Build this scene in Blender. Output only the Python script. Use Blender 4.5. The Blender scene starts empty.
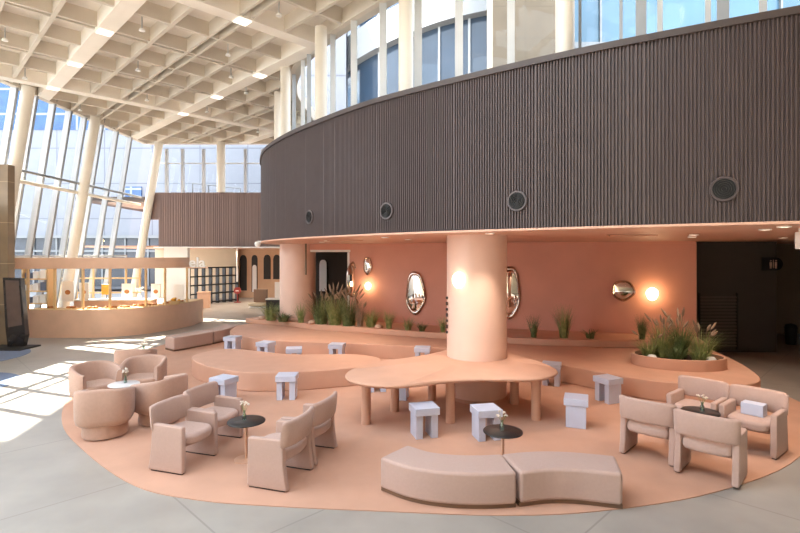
import bpy, bmesh, math, random
from mathutils import Vector, Matrix
R = math.radians
random.seed(7)
SC = bpy.context.scene
COL = SC.collection

# ------------------------------------------------------------------ materials
def lin(c):
    c = c / 255.0
    return c / 12.92 if c <= 0.04045 else ((c + 0.055) / 1.055) ** 2.4
def rgb(c):
    return (lin(c[0]), lin(c[1]), lin(c[2]), 1.0)
def mat(name, c, rough=0.6, var=0.06, scale=6.0, bump=0.0, bscale=120.0, metal=0.0, c2=None, stretch=None, spec=0.5, sheen=0.0):
    m = bpy.data.materials.new(name); m.use_nodes = True
    nt = m.node_tree; N = nt.nodes; L = nt.links
    b = N['Principled BSDF']
    b.inputs['Roughness'].default_value = rough
    b.inputs['Metallic'].default_value = metal
    b.inputs['Specular IOR Level'].default_value = spec
    if sheen: b.inputs['Sheen Weight'].default_value = sheen
    tc = N.new('ShaderNodeTexCoord'); mp = N.new('ShaderNodeMapping')
    L.new(tc.outputs['Object'], mp.inputs['Vector'])
    if stretch: mp.inputs['Scale'].default_value = stretch
    nz = N.new('ShaderNodeTexNoise'); nz.inputs['Scale'].default_value = scale; nz.inputs['Detail'].default_value = 4
    L.new(mp.outputs['Vector'], nz.inputs['Vector'])
    mx = N.new('ShaderNodeMix'); mx.data_type = 'RGBA'
    base = rgb(c)
    if c2 is None:
        a_ = tuple(max(0, v * (1 - var)) for v in base[:3]) + (1,)
        b_ = tuple(min(1, v * (1 + var)) for v in base[:3]) + (1,)
    else:
        a_, b_ = base, rgb(c2)
    rp = N.new('ShaderNodeMapRange'); rp.inputs['From Min'].default_value = 0.3; rp.inputs['From Max'].default_value = 0.7
    L.new(nz.outputs['Fac'], rp.inputs['Value'])
    L.new(rp.outputs['Result'], mx.inputs[0])
    mx.inputs[6].default_value = a_; mx.inputs[7].default_value = b_
    L.new(mx.outputs[2], b.inputs['Base Color'])
    if bump > 0:
        n2 = N.new('ShaderNodeTexNoise'); n2.inputs['Scale'].default_value = bscale; n2.inputs['Detail'].default_value = 3
        L.new(tc.outputs['Object'], n2.inputs['Vector'])
        bp = N.new('ShaderNodeBump'); bp.inputs['Strength'].default_value = bump; bp.inputs['Distance'].default_value = 0.01
        L.new(n2.outputs['Fac'], bp.inputs['Height']); L.new(bp.outputs['Normal'], b.inputs['Normal'])
    return m
def tile_mat(name, c, joint, w, h, mortar=0.006, rough=0.5, rot=0.0, var=0.05, axis='XY', offset=0.0):
    m = mat(name, c, rough, var, 1.3)
    nt = m.node_tree; N = nt.nodes; L = nt.links
    b = N['Principled BSDF']
    old = b.inputs['Base Color'].links[0].from_socket
    tc = N.new('ShaderNodeTexCoord'); mp = N.new('ShaderNodeMapping'); mp.vector_type = 'POINT'
    L.new(tc.outputs['Object'], mp.inputs['Vector'])
    if axis == 'XZ': mp.inputs['Rotation'].default_value = (R(90), 0, 0)
    else: mp.inputs['Rotation'].default_value = (0, 0, rot)
    br = N.new('ShaderNodeTexBrick'); br.offset = offset; br.inputs['Scale'].default_value = 1.0
    br.inputs['Brick Width'].default_value = w; br.inputs['Row Height'].default_value = h
    br.inputs['Mortar Size'].default_value = mortar; br.inputs['Mortar Smooth'].default_value = 0.1
    L.new(mp.outputs['Vector'], br.inputs['Vector'])
    mx = N.new('ShaderNodeMix'); mx.data_type = 'RGBA'
    L.new(br.outputs['Fac'], mx.inputs[0]); L.new(old, mx.inputs[6]); mx.inputs[7].default_value = rgb(joint)
    L.new(mx.outputs[2], b.inputs['Base Color'])
    return m
def emit_mat(name, c, s):
    m = bpy.data.materials.new(name); m.use_nodes = True
    nt = m.node_tree; nt.nodes.clear()
    e = nt.nodes.new('ShaderNodeEmission'); e.inputs['Color'].default_value = rgb(c); e.inputs['Strength'].default_value = s
    o = nt.nodes.new('ShaderNodeOutputMaterial'); nt.links.new(e.outputs[0], o.inputs[0])
    return m
def glass_mat(name, tint=(255, 255, 255), refl=0.06, gz=0.08):
    m = bpy.data.materials.new(name); m.use_nodes = True
    nt = m.node_tree; N = nt.nodes; L = nt.links; N.clear()
    t = N.new('ShaderNodeBsdfTransparent'); t.inputs['Color'].default_value = rgb(tint)
    g = N.new('ShaderNodeBsdfGlossy'); g.inputs['Roughness'].default_value = 0.02
    lw = N.new('ShaderNodeLayerWeight'); lw.inputs['Blend'].default_value = 0.25
    ma = N.new('ShaderNodeMath'); ma.operation = 'MULTIPLY_ADD'; ma.inputs[1].default_value = gz; ma.inputs[2].default_value = refl
    L.new(lw.outputs['Fresnel'], ma.inputs[0])
    mx = N.new('ShaderNodeMixShader'); L.new(ma.outputs[0], mx.inputs[0]); L.new(t.outputs[0], mx.inputs[1]); L.new(g.outputs[0], mx.inputs[2])
    o = N.new('ShaderNodeOutputMaterial'); L.new(mx.outputs[0], o.inputs[0])
    return m

M = {}
M['concrete'] = tile_mat('grey concrete tile', (154, 147, 139), (136, 129, 122), 2.4, 2.4, 0.012, 0.38, R(45), 0.10)
M['carpet'] = mat('terracotta carpet', (192, 148, 124), 0.8, 0.05, 2.0, 0.25, 260)
M['platform'] = mat('peach microcement', (202, 156, 131), 0.62, 0.04, 2.5, 0.06, 60)
M['column'] = mat('pale pink plaster', (224, 190, 172), 0.45, 0.03, 2.0, 0.04, 40)
M['pinkwall'] = mat('terracotta plaster wall', (212, 152, 131), 0.6, 0.04, 1.4, 0.05, 50)
M['soffit'] = mat('peach soffit paint', (206, 160, 136), 0.5, 0.03, 2.0)
M['band'] = mat('dark brown ribbed metal', (80, 66, 64), 0.5, 0.05, 4.0, spec=0.5)
M['bandcap'] = mat('dark brown coping metal', (70, 58, 53), 0.5, 0.05, 4.0)
M['backband'] = mat('brown timber look cladding', (112, 90, 84), 0.5, 0.0, 3.0, c2=(132, 108, 101), stretch=(2.2, 2.2, 0.02))
M['ceiling'] = mat('cream painted concrete', (210, 200, 186), 0.7, 0.03, 1.5, 0.08, 30)
M['slab'] = mat('cream ceiling slab', (226, 218, 208), 0.8, 0.03, 1.5)
M['beam'] = mat('pale cream beam soffit', (242, 234, 222), 0.6, 0.02, 1.5)
M['colcream'] = mat('cream painted steel column', (226, 216, 200), 0.45, 0.02, 3)
M['fin'] = mat('pale grey aluminium fin', (186, 187, 190), 0.4, 0.03, 3, metal=0.0)
M['mullion'] = mat('grey aluminium mullion', (168, 170, 172), 0.4, 0.03, 3)
M['mullionwhite'] = mat('white aluminium mullion', (208, 208, 206), 0.4, 0.02, 3)
M['tube'] = mat('dark grey transom tube', (130, 132, 134), 0.4, 0.03, 3)
M['glass'] = glass_mat('clear glazing', (244, 249, 250), 0.02, 0.05)
M['vaseglass'] = glass_mat('vase glass', (225, 238, 235), 0.10, 0.4)
M['fabric'] = mat('dusty pink upholstery', (180, 150, 137), 0.9, 0.025, 30, 0.35, 380, sheen=0.15)
M['fabric2'] = mat('blush pink upholstery', (182, 153, 141), 0.9, 0.025, 30, 0.35, 380, sheen=0.15)
M['tubfabric'] = mat('tan pink velvet', (178, 144, 126), 0.85, 0.04, 20, 0.3, 300, sheen=0.25)
M['piping'] = mat('dark piping', (120, 98, 86), 0.8, 0.05, 10)
M['darkfoot'] = mat('dark foot', (60, 46, 40), 0.6, 0.05, 10)
M['plinth'] = mat('walnut plinth', (112, 84, 64), 0.5, 0.1, 8, stretch=(1, 1, 10))
M['stool'] = mat('pale lavender lacquer', (192, 196, 213), 0.4, 0.03, 5)
M['black'] = mat('black table laminate', (40, 37, 37), 0.35, 0.05, 10)
M['whitetop'] = mat('off white table laminate', (206, 204, 204), 0.3, 0.02, 10)
M['tablebase'] = mat('peach table base metal', (202, 158, 132), 0.4, 0.04, 10)
M['chrome'] = mat('polished chrome', (225, 218, 212), 0.04, 0.0, 3, metal=1.0)
M['chromerim'] = mat('wavy chrome rim', (190, 176, 166), 0.10, 0.0, 3, bump=0.9, bscale=22, metal=1.0)
M['ring'] = mat('brown vent ring', (76, 64, 62), 0.45, 0.03, 6)
M['ventblack'] = mat('black vent', (14, 13, 14), 0.6, 0.05, 6)
M['stone'] = tile_mat('brown stone panel', (128, 108, 84), (166, 144, 116), 1.5, 1.37, 0.014, 0.5, 0, 0.2, 'XZ')
M['totem'] = mat('black glossy sign panel', (38, 33, 31), 0.2, 0.1, 4)
M['rug'] = mat('slate blue rug', (104, 116, 140), 0.9, 0.05, 20, 0.3, 200)
M['kiosk'] = mat('peach kiosk panel', (220, 178, 150), 0.55, 0.04, 3)
M['timber'] = mat('light timber', (216, 182, 134), 0.5, 0.08, 6, stretch=(6, 6, 1))
M['cream'] = mat('cream paint', (190, 176, 152), 0.7, 0.03, 2)
M['taupe'] = mat('taupe paint', (120, 104, 86), 0.7, 0.04, 2)
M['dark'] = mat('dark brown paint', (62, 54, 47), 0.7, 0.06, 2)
M['louvre'] = mat('dark grey brown louvre', (82, 72, 62), 0.6, 0.05, 3)
M['tan'] = mat('tan arcade plaster', (198, 162, 130), 0.7, 0.04, 2)
M['darker'] = mat('near black paint', (36, 32, 28), 0.7, 0.06, 2)
M['white'] = mat('white paint', (236, 234, 230), 0.5, 0.02, 3)
M['paper'] = mat('white poster board', (238, 234, 228), 0.6, 0.02, 3)
M['bread'] = mat('baked crust', (176, 116, 62), 0.7, 0.25, 18, 0.3, 40)
M['yellow'] = mat('yellow plastic', (236, 176, 60), 0.4, 0.03, 4)
M['red'] = mat('red lacquer', (132, 40, 34), 0.4, 0.05, 4)
M['leaf'] = mat('green grass blades', (104, 124, 64), 0.6, 0.0, 9, c2=(170, 172, 112))
M['leafdark'] = mat('dark green leaves', (66, 86, 48), 0.55, 0.0, 9, c2=(126, 136, 86))
M['plume'] = mat('tan grass plumes', (150, 126, 104), 0.9, 0.12, 30)
M['petal'] = mat('cream petals', (230, 216, 202), 0.7, 0.05, 30)
M['gravel'] = mat('pale pebbles', (196, 160, 138), 0.8, 0.2, 30, 0.5, 60)
M['soil'] = mat('dark soil', (70, 52, 40), 0.9, 0.2, 20, 0.5, 60)
M['sconce'] = emit_mat('warm sconce glass', (255, 234, 200), 5.0)
M['downlight'] = emit_mat('warm downlight lens', (255, 232, 200), 7.0)
M['ceillight'] = emit_mat('soft white light panel', (255, 246, 230), 1.25)
M['cladding'] = tile_mat('pale grey cladding panels', (122, 124, 132), (92, 95, 106), 4.2, 3.1, 0.05, 0.5, 0, 0.03, 'XZ')
M['bluewin'] = tile_mat('blue reflective glazing', (46, 80, 124), (130, 138, 150), 2.4, 2.2, 0.10, 0.15, 0, 0.2, 'XZ')
M['darkwin'] = mat('dark ground floor glazing', (52, 56, 64), 0.2, 0.3, 1.0)
M['extstone'] = tile_mat('beige stone wall', (100, 87, 70), (86, 75, 60), 2.0, 1.2, 0.02, 0.8, 0, 0.12, 'XZ')
M['deepglass'] = mat('deep blue tower glass', (44, 58, 74), 0.12, 0.25, 0.4)
M['skyglass'] = mat('sky blue tower glass', (74, 106, 126), 0.12, 0.2, 0.3)
M['extwhite'] = mat('white spandrel', (124, 126, 128), 0.5, 0.02, 1)
M['paving'] = tile_mat('pale paving', (140, 138, 136), (126, 124, 122), 1.0, 1.0, 0.01, 0.7)

# ------------------------------------------------------------------ geometry helpers
def cat(pts, n=8, closed=False):
    P = [Vector(p).to_2d() if len(p) == 2 else Vector(p) for p in pts]
    out = []; k = len(P)
    for i in range(k if closed else k - 1):
        if closed: p0, p1, p2, p3 = P[(i-1) % k], P[i], P[(i+1) % k], P[(i+2) % k]
        else:
            p1, p2 = P[i], P[i+1]
            p0 = P[i-1] if i > 0 else p1 * 2 - p2
            p3 = P[i+2] if i + 2 < k else p2 * 2 - p1
        for j in range(n):
            t = j / n
            out.append(0.5 * ((2*p1) + (p2-p0)*t + (2*p0-5*p1+4*p2-p3)*t*t + (-p0+3*p1-3*p2+p3)*t**3))
    if not closed: out.append(P[-1].copy())
    return out
def offset(path, d):                       # positive = to the left of travel
    out = []
    for i, p in enumerate(path):
        a = path[max(0, i-1)]; b = path[min(len(path)-1, i+1)]
        t = (b - a).normalized()
        out.append(p + Vector((-t.y, t.x)) * d)
    return out
def resample(path, step):
    d = [0.0]
    for i in range(1, len(path)): d.append(d[-1] + (path[i]-path[i-1]).length)
    n = max(2, int(d[-1] / step) + 1); out = []; j = 0
    for i in range(n + 1):
        s = d[-1] * i / n
        while j < len(d) - 2 and d[j+1] < s: j += 1
        t = (s - d[j]) / max(1e-9, d[j+1] - d[j])
        out.append(path[j].lerp(path[j+1], min(1, max(0, t))))
    return out

class MB:
    def __init__(s): s.v = []; s.f = []
    def add(s, vs, fs):
        o = len(s.v); s.v += [tuple(v) for v in vs]; s.f += [tuple(i + o for i in f) for f in fs]
        return s
    def box(s, c, size, rz=0.0, ry=0.0):
        m = Matrix.Rotation(rz, 3, 'Z') @ Matrix.Rotation(ry, 3, 'Y')
        vs = []
        for z in (-1, 1):
            for x, y in ((-1, -1), (1, -1), (1, 1), (-1, 1)):
                vs.append(Vector(c) + m @ Vector((x*size[0]/2, y*size[1]/2, z*size[2]/2)))
        return s.add(vs, [(3,2,1,0), (4,5,6,7), (0,1,5,4), (1,2,6,5), (2,3,7,6), (3,0,4,7)])
    def prism(s, outline, z0, z1):
        n = len(outline)
        area = sum(outline[i][0]*outline[(i+1) % n][1] - outline[(i+1) % n][0]*outline[i][1] for i in range(n))
        if area < 0: outline = list(reversed(outline))
        vs = [(p[0], p[1], z0) for p in outline] + [(p[0], p[1], z1) for p in outline]
        return s.add(vs, [tuple(range(n-1, -1, -1)), tuple(range(n, 2*n))] + [(i, (i+1) % n, n + (i+1) % n, n + i) for i in range(n)])
    def ribbon(s, A, B, z0, z1):              # wall between two plan polylines of equal length
        n = len(A); vs = []
        for p, q in zip(A, B): vs += [(p[0], p[1], z0), (p[0], p[1], z1), (q[0], q[1], z1), (q[0], q[1], z0)]
        fs = []
        for i in range(n-1):
            a, b = 4*i, 4*i + 4
            for k in range(4): fs.append((a + k, b + k, b + (k+1) % 4, a + (k+1) % 4))
        fs.append((0, 1, 2, 3)); e = 4*(n-1); fs.append((e+3, e+2, e+1, e))
        return s.add(vs, fs)
    def loft(s, rings, cap=True, loop=False):
        n = len(rings[0]); vs = [v for r in rings for v in r]; fs = []
        m = len(rings)
        for i in range(m if loop else m - 1):
            a = i*n; b = ((i+1) % m)*n
            for k in range(n): fs.append((a+k, a+(k+1) % n, b+(k+1) % n, b+k))
        if cap and not loop: fs += [tuple(range(n-1, -1, -1)), tuple(range((m-1)*n, m*n))]
        return s.add(vs, fs)
    def lathe(s, prof, c=(0, 0, 0), n=24):
        return s.loft([[(c[0]+r*math.cos(2*math.pi*k/n), c[1]+r*math.sin(2*math.pi*k/n), c[2]+z) for k in range(n)] for r, z in prof])
    def tube(s, path, r, n=10):
        P = [Vector(p) for p in path]; rings = []
        rr = r if isinstance(r, (list, tuple)) else [r]*len(P)
        for i, p in enumerate(P):
            t = (P[min(len(P)-1, i+1)] - P[max(0, i-1)]).normalized()
            u = t.cross(Vector((0, 0, 1)) if abs(t.z) < 0.9 else Vector((1, 0, 0))).normalized(); w = t.cross(u)
            rings.append([p + (u*math.cos(2*math.pi*k/n) + w*math.sin(2*math.pi*k/n))*rr[i] for k in range(n)])
        return s.loft(rings)
    def build(s, name, m, parent=None, bevel=0.0, seg=3, smooth=True, angle=35, origin=None, subsurf=0):
        me = bpy.data.meshes.new(name)
        vs = s.v; loc = None
        if parent is None:
            if origin is None:
                xs = [v[0] for v in vs]; ys = [v[1] for v in vs]; zs = [v[2] for v in vs]
                origin = ((min(xs)+max(xs))/2, (min(ys)+max(ys))/2, min(zs))
            loc = origin
            vs = [(v[0]-loc[0], v[1]-loc[1], v[2]-loc[2]) for v in vs]
        me.from_pydata(vs, [], s.f); me.materials.append(m)
        bm = bmesh.new(); bm.from_mesh(me); bmesh.ops.recalc_face_normals(bm, faces=bm.faces)
        if smooth:
            for f in bm.faces: f.smooth = True
            ca = math.cos(R(angle))
            for e in bm.edges:
                if len(e.link_faces) == 2 and e.link_faces[0].normal.dot(e.link_faces[1].normal) < ca: e.smooth = False
        bm.to_mesh(me); bm.free()
        o = bpy.data.objects.new(name, me); COL.objects.link(o)
        if loc: o.location = loc
        if parent: o.parent = parent
        if bevel > 0:
            b = o.modifiers.new('bevel', 'BEVEL'); b.width = bevel; b.segments = seg; b.limit_method = 'ANGLE'; b.angle_limit = R(40); b.harden_normals = True
            b.use_clamp_overlap = True
            for e in me.edges: e.use_edge_sharp = False
        if subsurf:
            q = o.modifiers.new('subsurf', 'SUBSURF'); q.levels = subsurf; q.render_levels = subsurf
            for e in me.edges: e.use_edge_sharp = False
        return o
def tag(o, label=None, category=None, group=None, kind=None):
    if label: o['label'] = label
    if category: o['category'] = category
    if group: o['group'] = group
    if kind: o['kind'] = kind
    return o
def empty(name, loc, rz=0.0, label=None, category=None, group=None, kind=None):
    o = bpy.data.objects.new(name, None); COL.objects.link(o); o.empty_display_size = 0.1
    o.location = loc; o.rotation_euler = (0, 0, rz)
    return tag(o, label, category, group, kind)
def copy_thing(src, loc, rz, label, group=None):
    c = src.copy(); COL.objects.link(c); c.location = loc; c.rotation_euler = (0, 0, rz)
    c['label'] = label
    if group: c['group'] = group
    for ch in [o for o in COL.objects if o.parent == src]:
        d = ch.copy(); COL.objects.link(d); d.parent = c
        for g in [o for o in COL.objects if o.parent == ch]:
            e = g.copy(); COL.objects.link(e); e.parent = d
    return c
def struct(o, label=None):
    o['kind'] = 'structure'
    if label: o['label'] = label
    return o
HZ = 255.0; CAMH = 3.0; F = 500.0
def at(px, D): return (px - 400.0) / F * D
Z0 = 0.012
SOF = 3.44; BTOP = 6.2; CEIL = 9.2; RIBZ = 8.82
circ = lambda r, n=32, cx=0, cy=0: [(cx + r*math.cos(2*math.pi*k/n), cy + r*math.sin(2*math.pi*k/n)) for k in range(n)]

# ------------------------------------------------------------------ camera
cam = bpy.data.cameras.new('camera'); co = bpy.data.objects.new('camera', cam); COL.objects.link(co)
co.location = (0, 0, CAMH); co.rotation_euler = (R(90), 0, 0)
cam.sensor_width = 36.0; cam.lens = 36.0 * F / 800.0; cam.shift_y = -(266.5 - HZ) / 800.0
cam.clip_end = 500
SC.camera = co

# ------------------------------------------------------------------ floor, ground
fl = MB().prism([(-14.6, -8), (18, -8), (18, 46), (-17, 46), (-17, 26), (-14.6, 26)], -0.2, 0.0).build('floor', M['concrete'], smooth=False, origin=(0, 0, 0))
struct(fl)
g = MB().box((-40, 30, -0.3), (51, 120, 0.2)).build('exterior_ground', M['paving'], smooth=False); struct(g)
cp = cat([(-.2, 5.84), (-1.43, 5.95), (-2.44, 6.1), (-3.43, 6.48), (-4.72, 7.54), (-6.0, 8.88), (-7.0, 10.6), (-7.7, 12.8), (-8.0, 15.2), (-7.7, 17.6), (-6.9, 18.6), (-5.4, 18.3), (-3.5, 16.3), (0, 15.4), (4.5, 13.6), (7.2, 12.4), (8.1, 11.2), (7.9, 9.6), (5.94, 7.43), (4.0, 6.32), (2.3, 5.84), (1.1, 5.75)], 6, True)
tag(MB().prism(cp, 0.0, Z0).build('carpet', M['carpet'], smooth=False), 'large rounded terracotta carpet island under the lounge seating', 'carpet')

# ------------------------------------------------------------------ mezzanine band, soffit
BP = cat([(12, 3.7), (9, 4.75), (6.6, 5.72), (5.14, 6.43), (4.16, 6.95), (3.03, 7.6), (1.69, 8.5), (0, 9.8), (-1.1, 10.85), (-2.79, 12.9), (-3.9, 14.7), (-4.5, 16.2), (-4.85, 17.6), (-4.95, 19), (-4.9, 22), (-4.9, 26)], 10)
fine = resample(BP, 0.0122)
rng = random.Random(3)
zig = []; k = 0
nrm = []
for i, p in enumerate(fine):
    a = fine[max(0, i-2)]; b = fine[min(len(fine)-1, i+2)]; t = (b-a).normalized(); nrm.append(Vector((t.y, -t.x)))   # towards camera side
inw = nrm
i = 0; front = []; back = []
def cam_side(p, n): return n if n.dot(-p) > 0 else -n
while i < len(fine) - 5:
    wide = 2 if rng.random() < 0.93 else 3
    n = -inw[i]
    for off, d in ((0, 0.0), (wide - 0.6, 0.0), (wide - 0.4, -0.032), (wide + 1.4, -0.032)):
        q = min(len(fine)-1, i + int(round(off)))
        f0 = off - int(round(off))
        p = fine[q] + (fine[min(q+1, len(fine)-1)] - fine[q]) * f0
        front.append((p, q, d))
    i += wide + 2
# the band's outside is on the left of travel (right end -> left end), i.e. towards the hall
def lefty(q):
    a = fine[max(0, q-2)]; b = fine[min(len(fine)-1, q+2)]; t = (b-a).normalized(); return Vector((t.y, -t.x))
side = 1.0 if lefty(len(fine)//3).dot(-fine[len(fine)//3]) > 0 else -1.0
A = [p + lefty(q) * side * d for p, q, d in front]; B = [p - lefty(q) * side * 0.16 for p, q, d in front]
struct(MB().ribbon(A, B, SOF, BTOP - 0.1).build('wall_mezzanine', M['band'], smooth=False, origin=(0, 0, 0)), 'dark brown ribbed curved band of the mezzanine')
capA = [p + lefty(q) * side * 0.035 for p, q, d in front[::8]]; capB = [p - lefty(q) * side * 0.4 for p, q, d in front[::8]]
struct(MB().ribbon(capA, capB, BTOP - 0.1, BTOP).build('trim_1', M['bandcap'], smooth=False, origin=(0, 0, 0)))
lipA = [p + lefty(q) * side * 0.012 for p, q, d in front[::8]]; lipB = [p - lefty(q) * side * 0.30 for p, q, d in front[::8]]
struct(MB().ribbon(lipA, lipB, SOF - 0.035, SOF).build('trim_2', M['soffit'], smooth=False, origin=(0, 0, 0)))
inner = [p - lefty(q) * side * 0.28 for p, q, d in front[::8]]
poly = [tuple(p) for p in inner] + [(-4.8, 26.2), (-12.9, 26.2), (-17, 26.2), (-17, 46), (18, 46), (18, 3.6)]
struct(MB().prism(poly, SOF - 0.03, SOF + 0.05).build('ceiling_soffit', M['soffit'], smooth=False, origin=(0, 0, 0)))
poly2 = [tuple(p) for p in inner] + [(-4.8, 26.2), (-17, 26.2), (-17, 46), (18, 46), (18, 3.6)]
struct(MB().prism(poly2, BTOP - 0.35, BTOP - 0.15).build('roof_slab', M['bandcap'], smooth=False, origin=(0, 0, 0)))
# back band
bb = MB()
xs = -12.55; A = []; B = []
rr = random.Random(5)
while xs < -4.9:
    w = rr.choice([0.07, 0.09, 0.12])
    A += [(xs, 26.0), (xs + w, 26.0), (xs + w, 26.02), (xs + w + 0.02, 26.02)]
    B += [(xs, 26.2), (xs + w, 26.2), (xs + w, 26.2), (xs + w + 0.02, 26.2)]; xs += w + 0.02
bb.ribbon(A, B, 3.42, 6.25)
bb.box((-12.85, 26.1, 5.55), (0.6, 0.2, 1.4))
struct(bb.build('wall_back', M['backband'], smooth=False, origin=(0, 0, 0)), 'brown slatted band across the back of the hall')
struct(MB().box((-8.8, 25.96, 3.40), (7.9, 0.2, 0.06)).build('trim_3', M['white'], smooth=False))

# ------------------------------------------------------------------ waffle ceiling
GP = offset(BP, 1.0); mid = BP[len(BP)//2]
if (GP[len(BP)//2]).length < mid.length: GP = offset(BP, -1.0)
CP = offset(BP, 0.55)
if (CP[len(BP)//2]).length < mid.length: CP = offset(BP, -0.55)
GP = [p for p in GP if p.y < 24]
SKY = 7.6; SKY0 = 0.5
CEP = [tuple(p) for p in GP] + [(-3.9, 26.1), (-13.05, 26.1), (-13.05, 8.0), (4.0, 8.0), (8.5, 3.5), (16, 3.0)] if False else [tuple(p) for p in GP] + [(-3.9, 26.1), (-13.35, 26.1), (-13.35, SKY), (2.0, SKY), (2.0, SKY0), (-13.35, SKY0), (-13.35, -8), (16, -8), (16, 2.6)]
def inside(x, y):
    r = False; n = len(CEP); j = n - 1
    for i in range(n):
        xi, yi = CEP[i]; xj, yj = CEP[j]
        if (yi > y) != (yj > y) and x < (xj-xi)*(y-yi)/(yj-yi) + xi: r = not r
        j = i
    return r
slab = MB().prism(CEP, CEIL, CEIL + 0.25)
ceil = struct(slab.build('ceiling', M['slab'], smooth=False, origin=(0, 0, 0)), 'cream waffle ceiling with deep square coffers')
S2 = math.sqrt(0.5)
def rib(mb, c, axis, w, z0, z1):
    # axis 'a': line where (x+y)*S2 == c ; axis 'b': (y-x)*S2 == c
    prev = None; t = -40.0; segs = []
    while t <= 40:
        if axis == 'a': x, y = c*S2 - t*S2, c*S2 + t*S2
        else: x, y = -c*S2 + t*S2, c*S2 + t*S2
        if inside(x, y):
            if prev is None: prev = t
            last = t
        elif prev is not None:
            segs.append((prev, last)); prev = None
        t += 0.04
    for t0, t1 in segs:
        if t1 - t0 < 0.2: continue
        tm = (t0 + t1)/2
        if axis == 'a': x, y = c*S2 - tm*S2, c*S2 + tm*S2; rz = R(135)
        else: x, y = -c*S2 + tm*S2, c*S2 + tm*S2; rz = R(45)
        mb.box((x, y, (z0+z1)/2), (t1 - t0 + 0.04, w, z1 - z0), rz)
thin = MB(); wide = MB()
a0 = 3.76; da = 4.45/4; b0 = 11.5; db = 1.545
for i in range(-16, 26):
    c = a0 + i*da
    if i % 4 == 0: rib(wide, c, 'a', 0.42, RIBZ - 0.03, CEIL + 0.05)
    elif i % 4 == 2:
        rib(thin, c - 0.14, 'a', 0.07, RIBZ, CEIL + 0.05); rib(thin, c + 0.14, 'a', 0.07, RIBZ, CEIL + 0.05)
    else: rib(thin, c, 'a', 0.10, RIBZ, CEIL + 0.05)
for i in range(-14, 14):
    c = b0 + i*db
    if i % 6 == 0: rib(wide, c, 'b', 0.40, RIBZ - 0.035, CEIL + 0.05)
    elif i % 2 == 0:
        rib(thin, c - 0.10, 'b', 0.07, RIBZ + 0.004, CEIL + 0.05); rib(thin, c + 0.10, 'b', 0.07, RIBZ + 0.004, CEIL + 0.05)
    else: rib(thin, c, 'b', 0.10, RIBZ + 0.004, CEIL + 0.05)
struct(thin.build('ceiling_ribs', M['ceiling'], smooth=False, origin=(0, 0, 0)))
struct(wide.build('ceiling_beams', M['beam'], smooth=False, origin=(0, 0, 0)))
edge = MB().ribbon(offset(GP, 0.15), offset(GP, -0.2), RIBZ - 0.02, CEIL + 0.05)
edge.box((-13.3, 17.2, (RIBZ + CEIL)/2), (0.25, 17.8, CEIL - RIBZ + 0.06)); edge.box((-8.5, 26.1, (RIBZ + CEIL)/2), (9.3, 0.25, CEIL - RIBZ + 0.06))
struct(edge.build('trim_4', M['ceiling'], smooth=False, origin=(0, 0, 0)))
# unseen glazed roof added over the near hall to bring in top light
sk = empty('added_skylight', (0, 0, CEIL)); struct(sk, 'added unseen glazed roof lighting the near part of the hall')
MB().add([(-13.3, SKY0, 0), (2, SKY0, 0), (2, SKY, 0), (-13.3, SKY, 0)], [(0, 1, 2, 3)]).build('glass_pane', M['glass'], sk, smooth=False)
for x in range(-12, 2, 3): MB().box((x, (SKY + SKY0)/2, -0.1), (0.1, SKY - SKY0, 0.3)).build('mullion', M['colcream'], sk, smooth=False)
for y in (2.2, 4.0, 5.8): MB().box((-5.7, y, -0.1), (15.2, 0.08, 0.2)).build('mullion', M['colcream'], sk, smooth=False)
# unseen slab added high above the facade to cut off the sun
sun_slab = MB().prism([(-13.4, 8.0), (-13.4, 28.2), (-21.1, 28.2), (-20.0, 22.8), (-18.2, 14.2), (-17.0, 8.0)], 13.0, 13.3)
for y_ in (10, 18, 26): sun_slab.box((-13.7, y_, 11.2), (0.3, 0.3, 3.9))
struct(MB().box((-19.6, 20.6, 4.8), (0.3, 5.4, 9.6)).build('added_sun_wall', M['cladding'], smooth=False))  # unseen outer wall added to trim the sun patches on the floor
struct(MB().box((-13.75, 10.8, 2.35), (0.14, 12.0, 4.7)).build('added_low_wall', M['white'], smooth=False))  # unseen low wall added to hold back the lower sun rays
struct(sun_slab.build('added_sun_slab', M['ceiling'], smooth=False))

# light panels where the main beams cross
def ab(a, b): return ((a - b)*S2, (a + b)*S2)
cl = None
for n_, (i, j, w) in enumerate([(4, 2, ''), (4, 4, ''), (0, 4, ''), (0, 2, ''), (2, 0, ''), (8, 4, ''), (4, 6, ''), (0, 6, '')]):
    x, y = ab(a0 + i*da, b0 + j*db)
    wz = RIBZ - 0.05
    if not inside(x, y): continue
    o = MB().box((x, y, wz), (0.34, 0.34, 0.02), R(45)).build('ceiling_light', M['ceillight'], smooth=False)
    where = ['on the beam reaching the second clerestory column', 'further along the beam reaching the second clerestory column', 'midway down the broad beam at upper left', 'near the top of the broad beam at upper left',
             'on the broad beam crossing the top of the picture', 'beside the clerestory near the far end', 'at the crossing of the two farthest broad beams', 'where the broad beam at upper left meets the cross beam'][n_]
    tag(o, 'small glowing ceiling panel ' + where, 'ceiling light', 'light panels under the ceiling beams')

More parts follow.
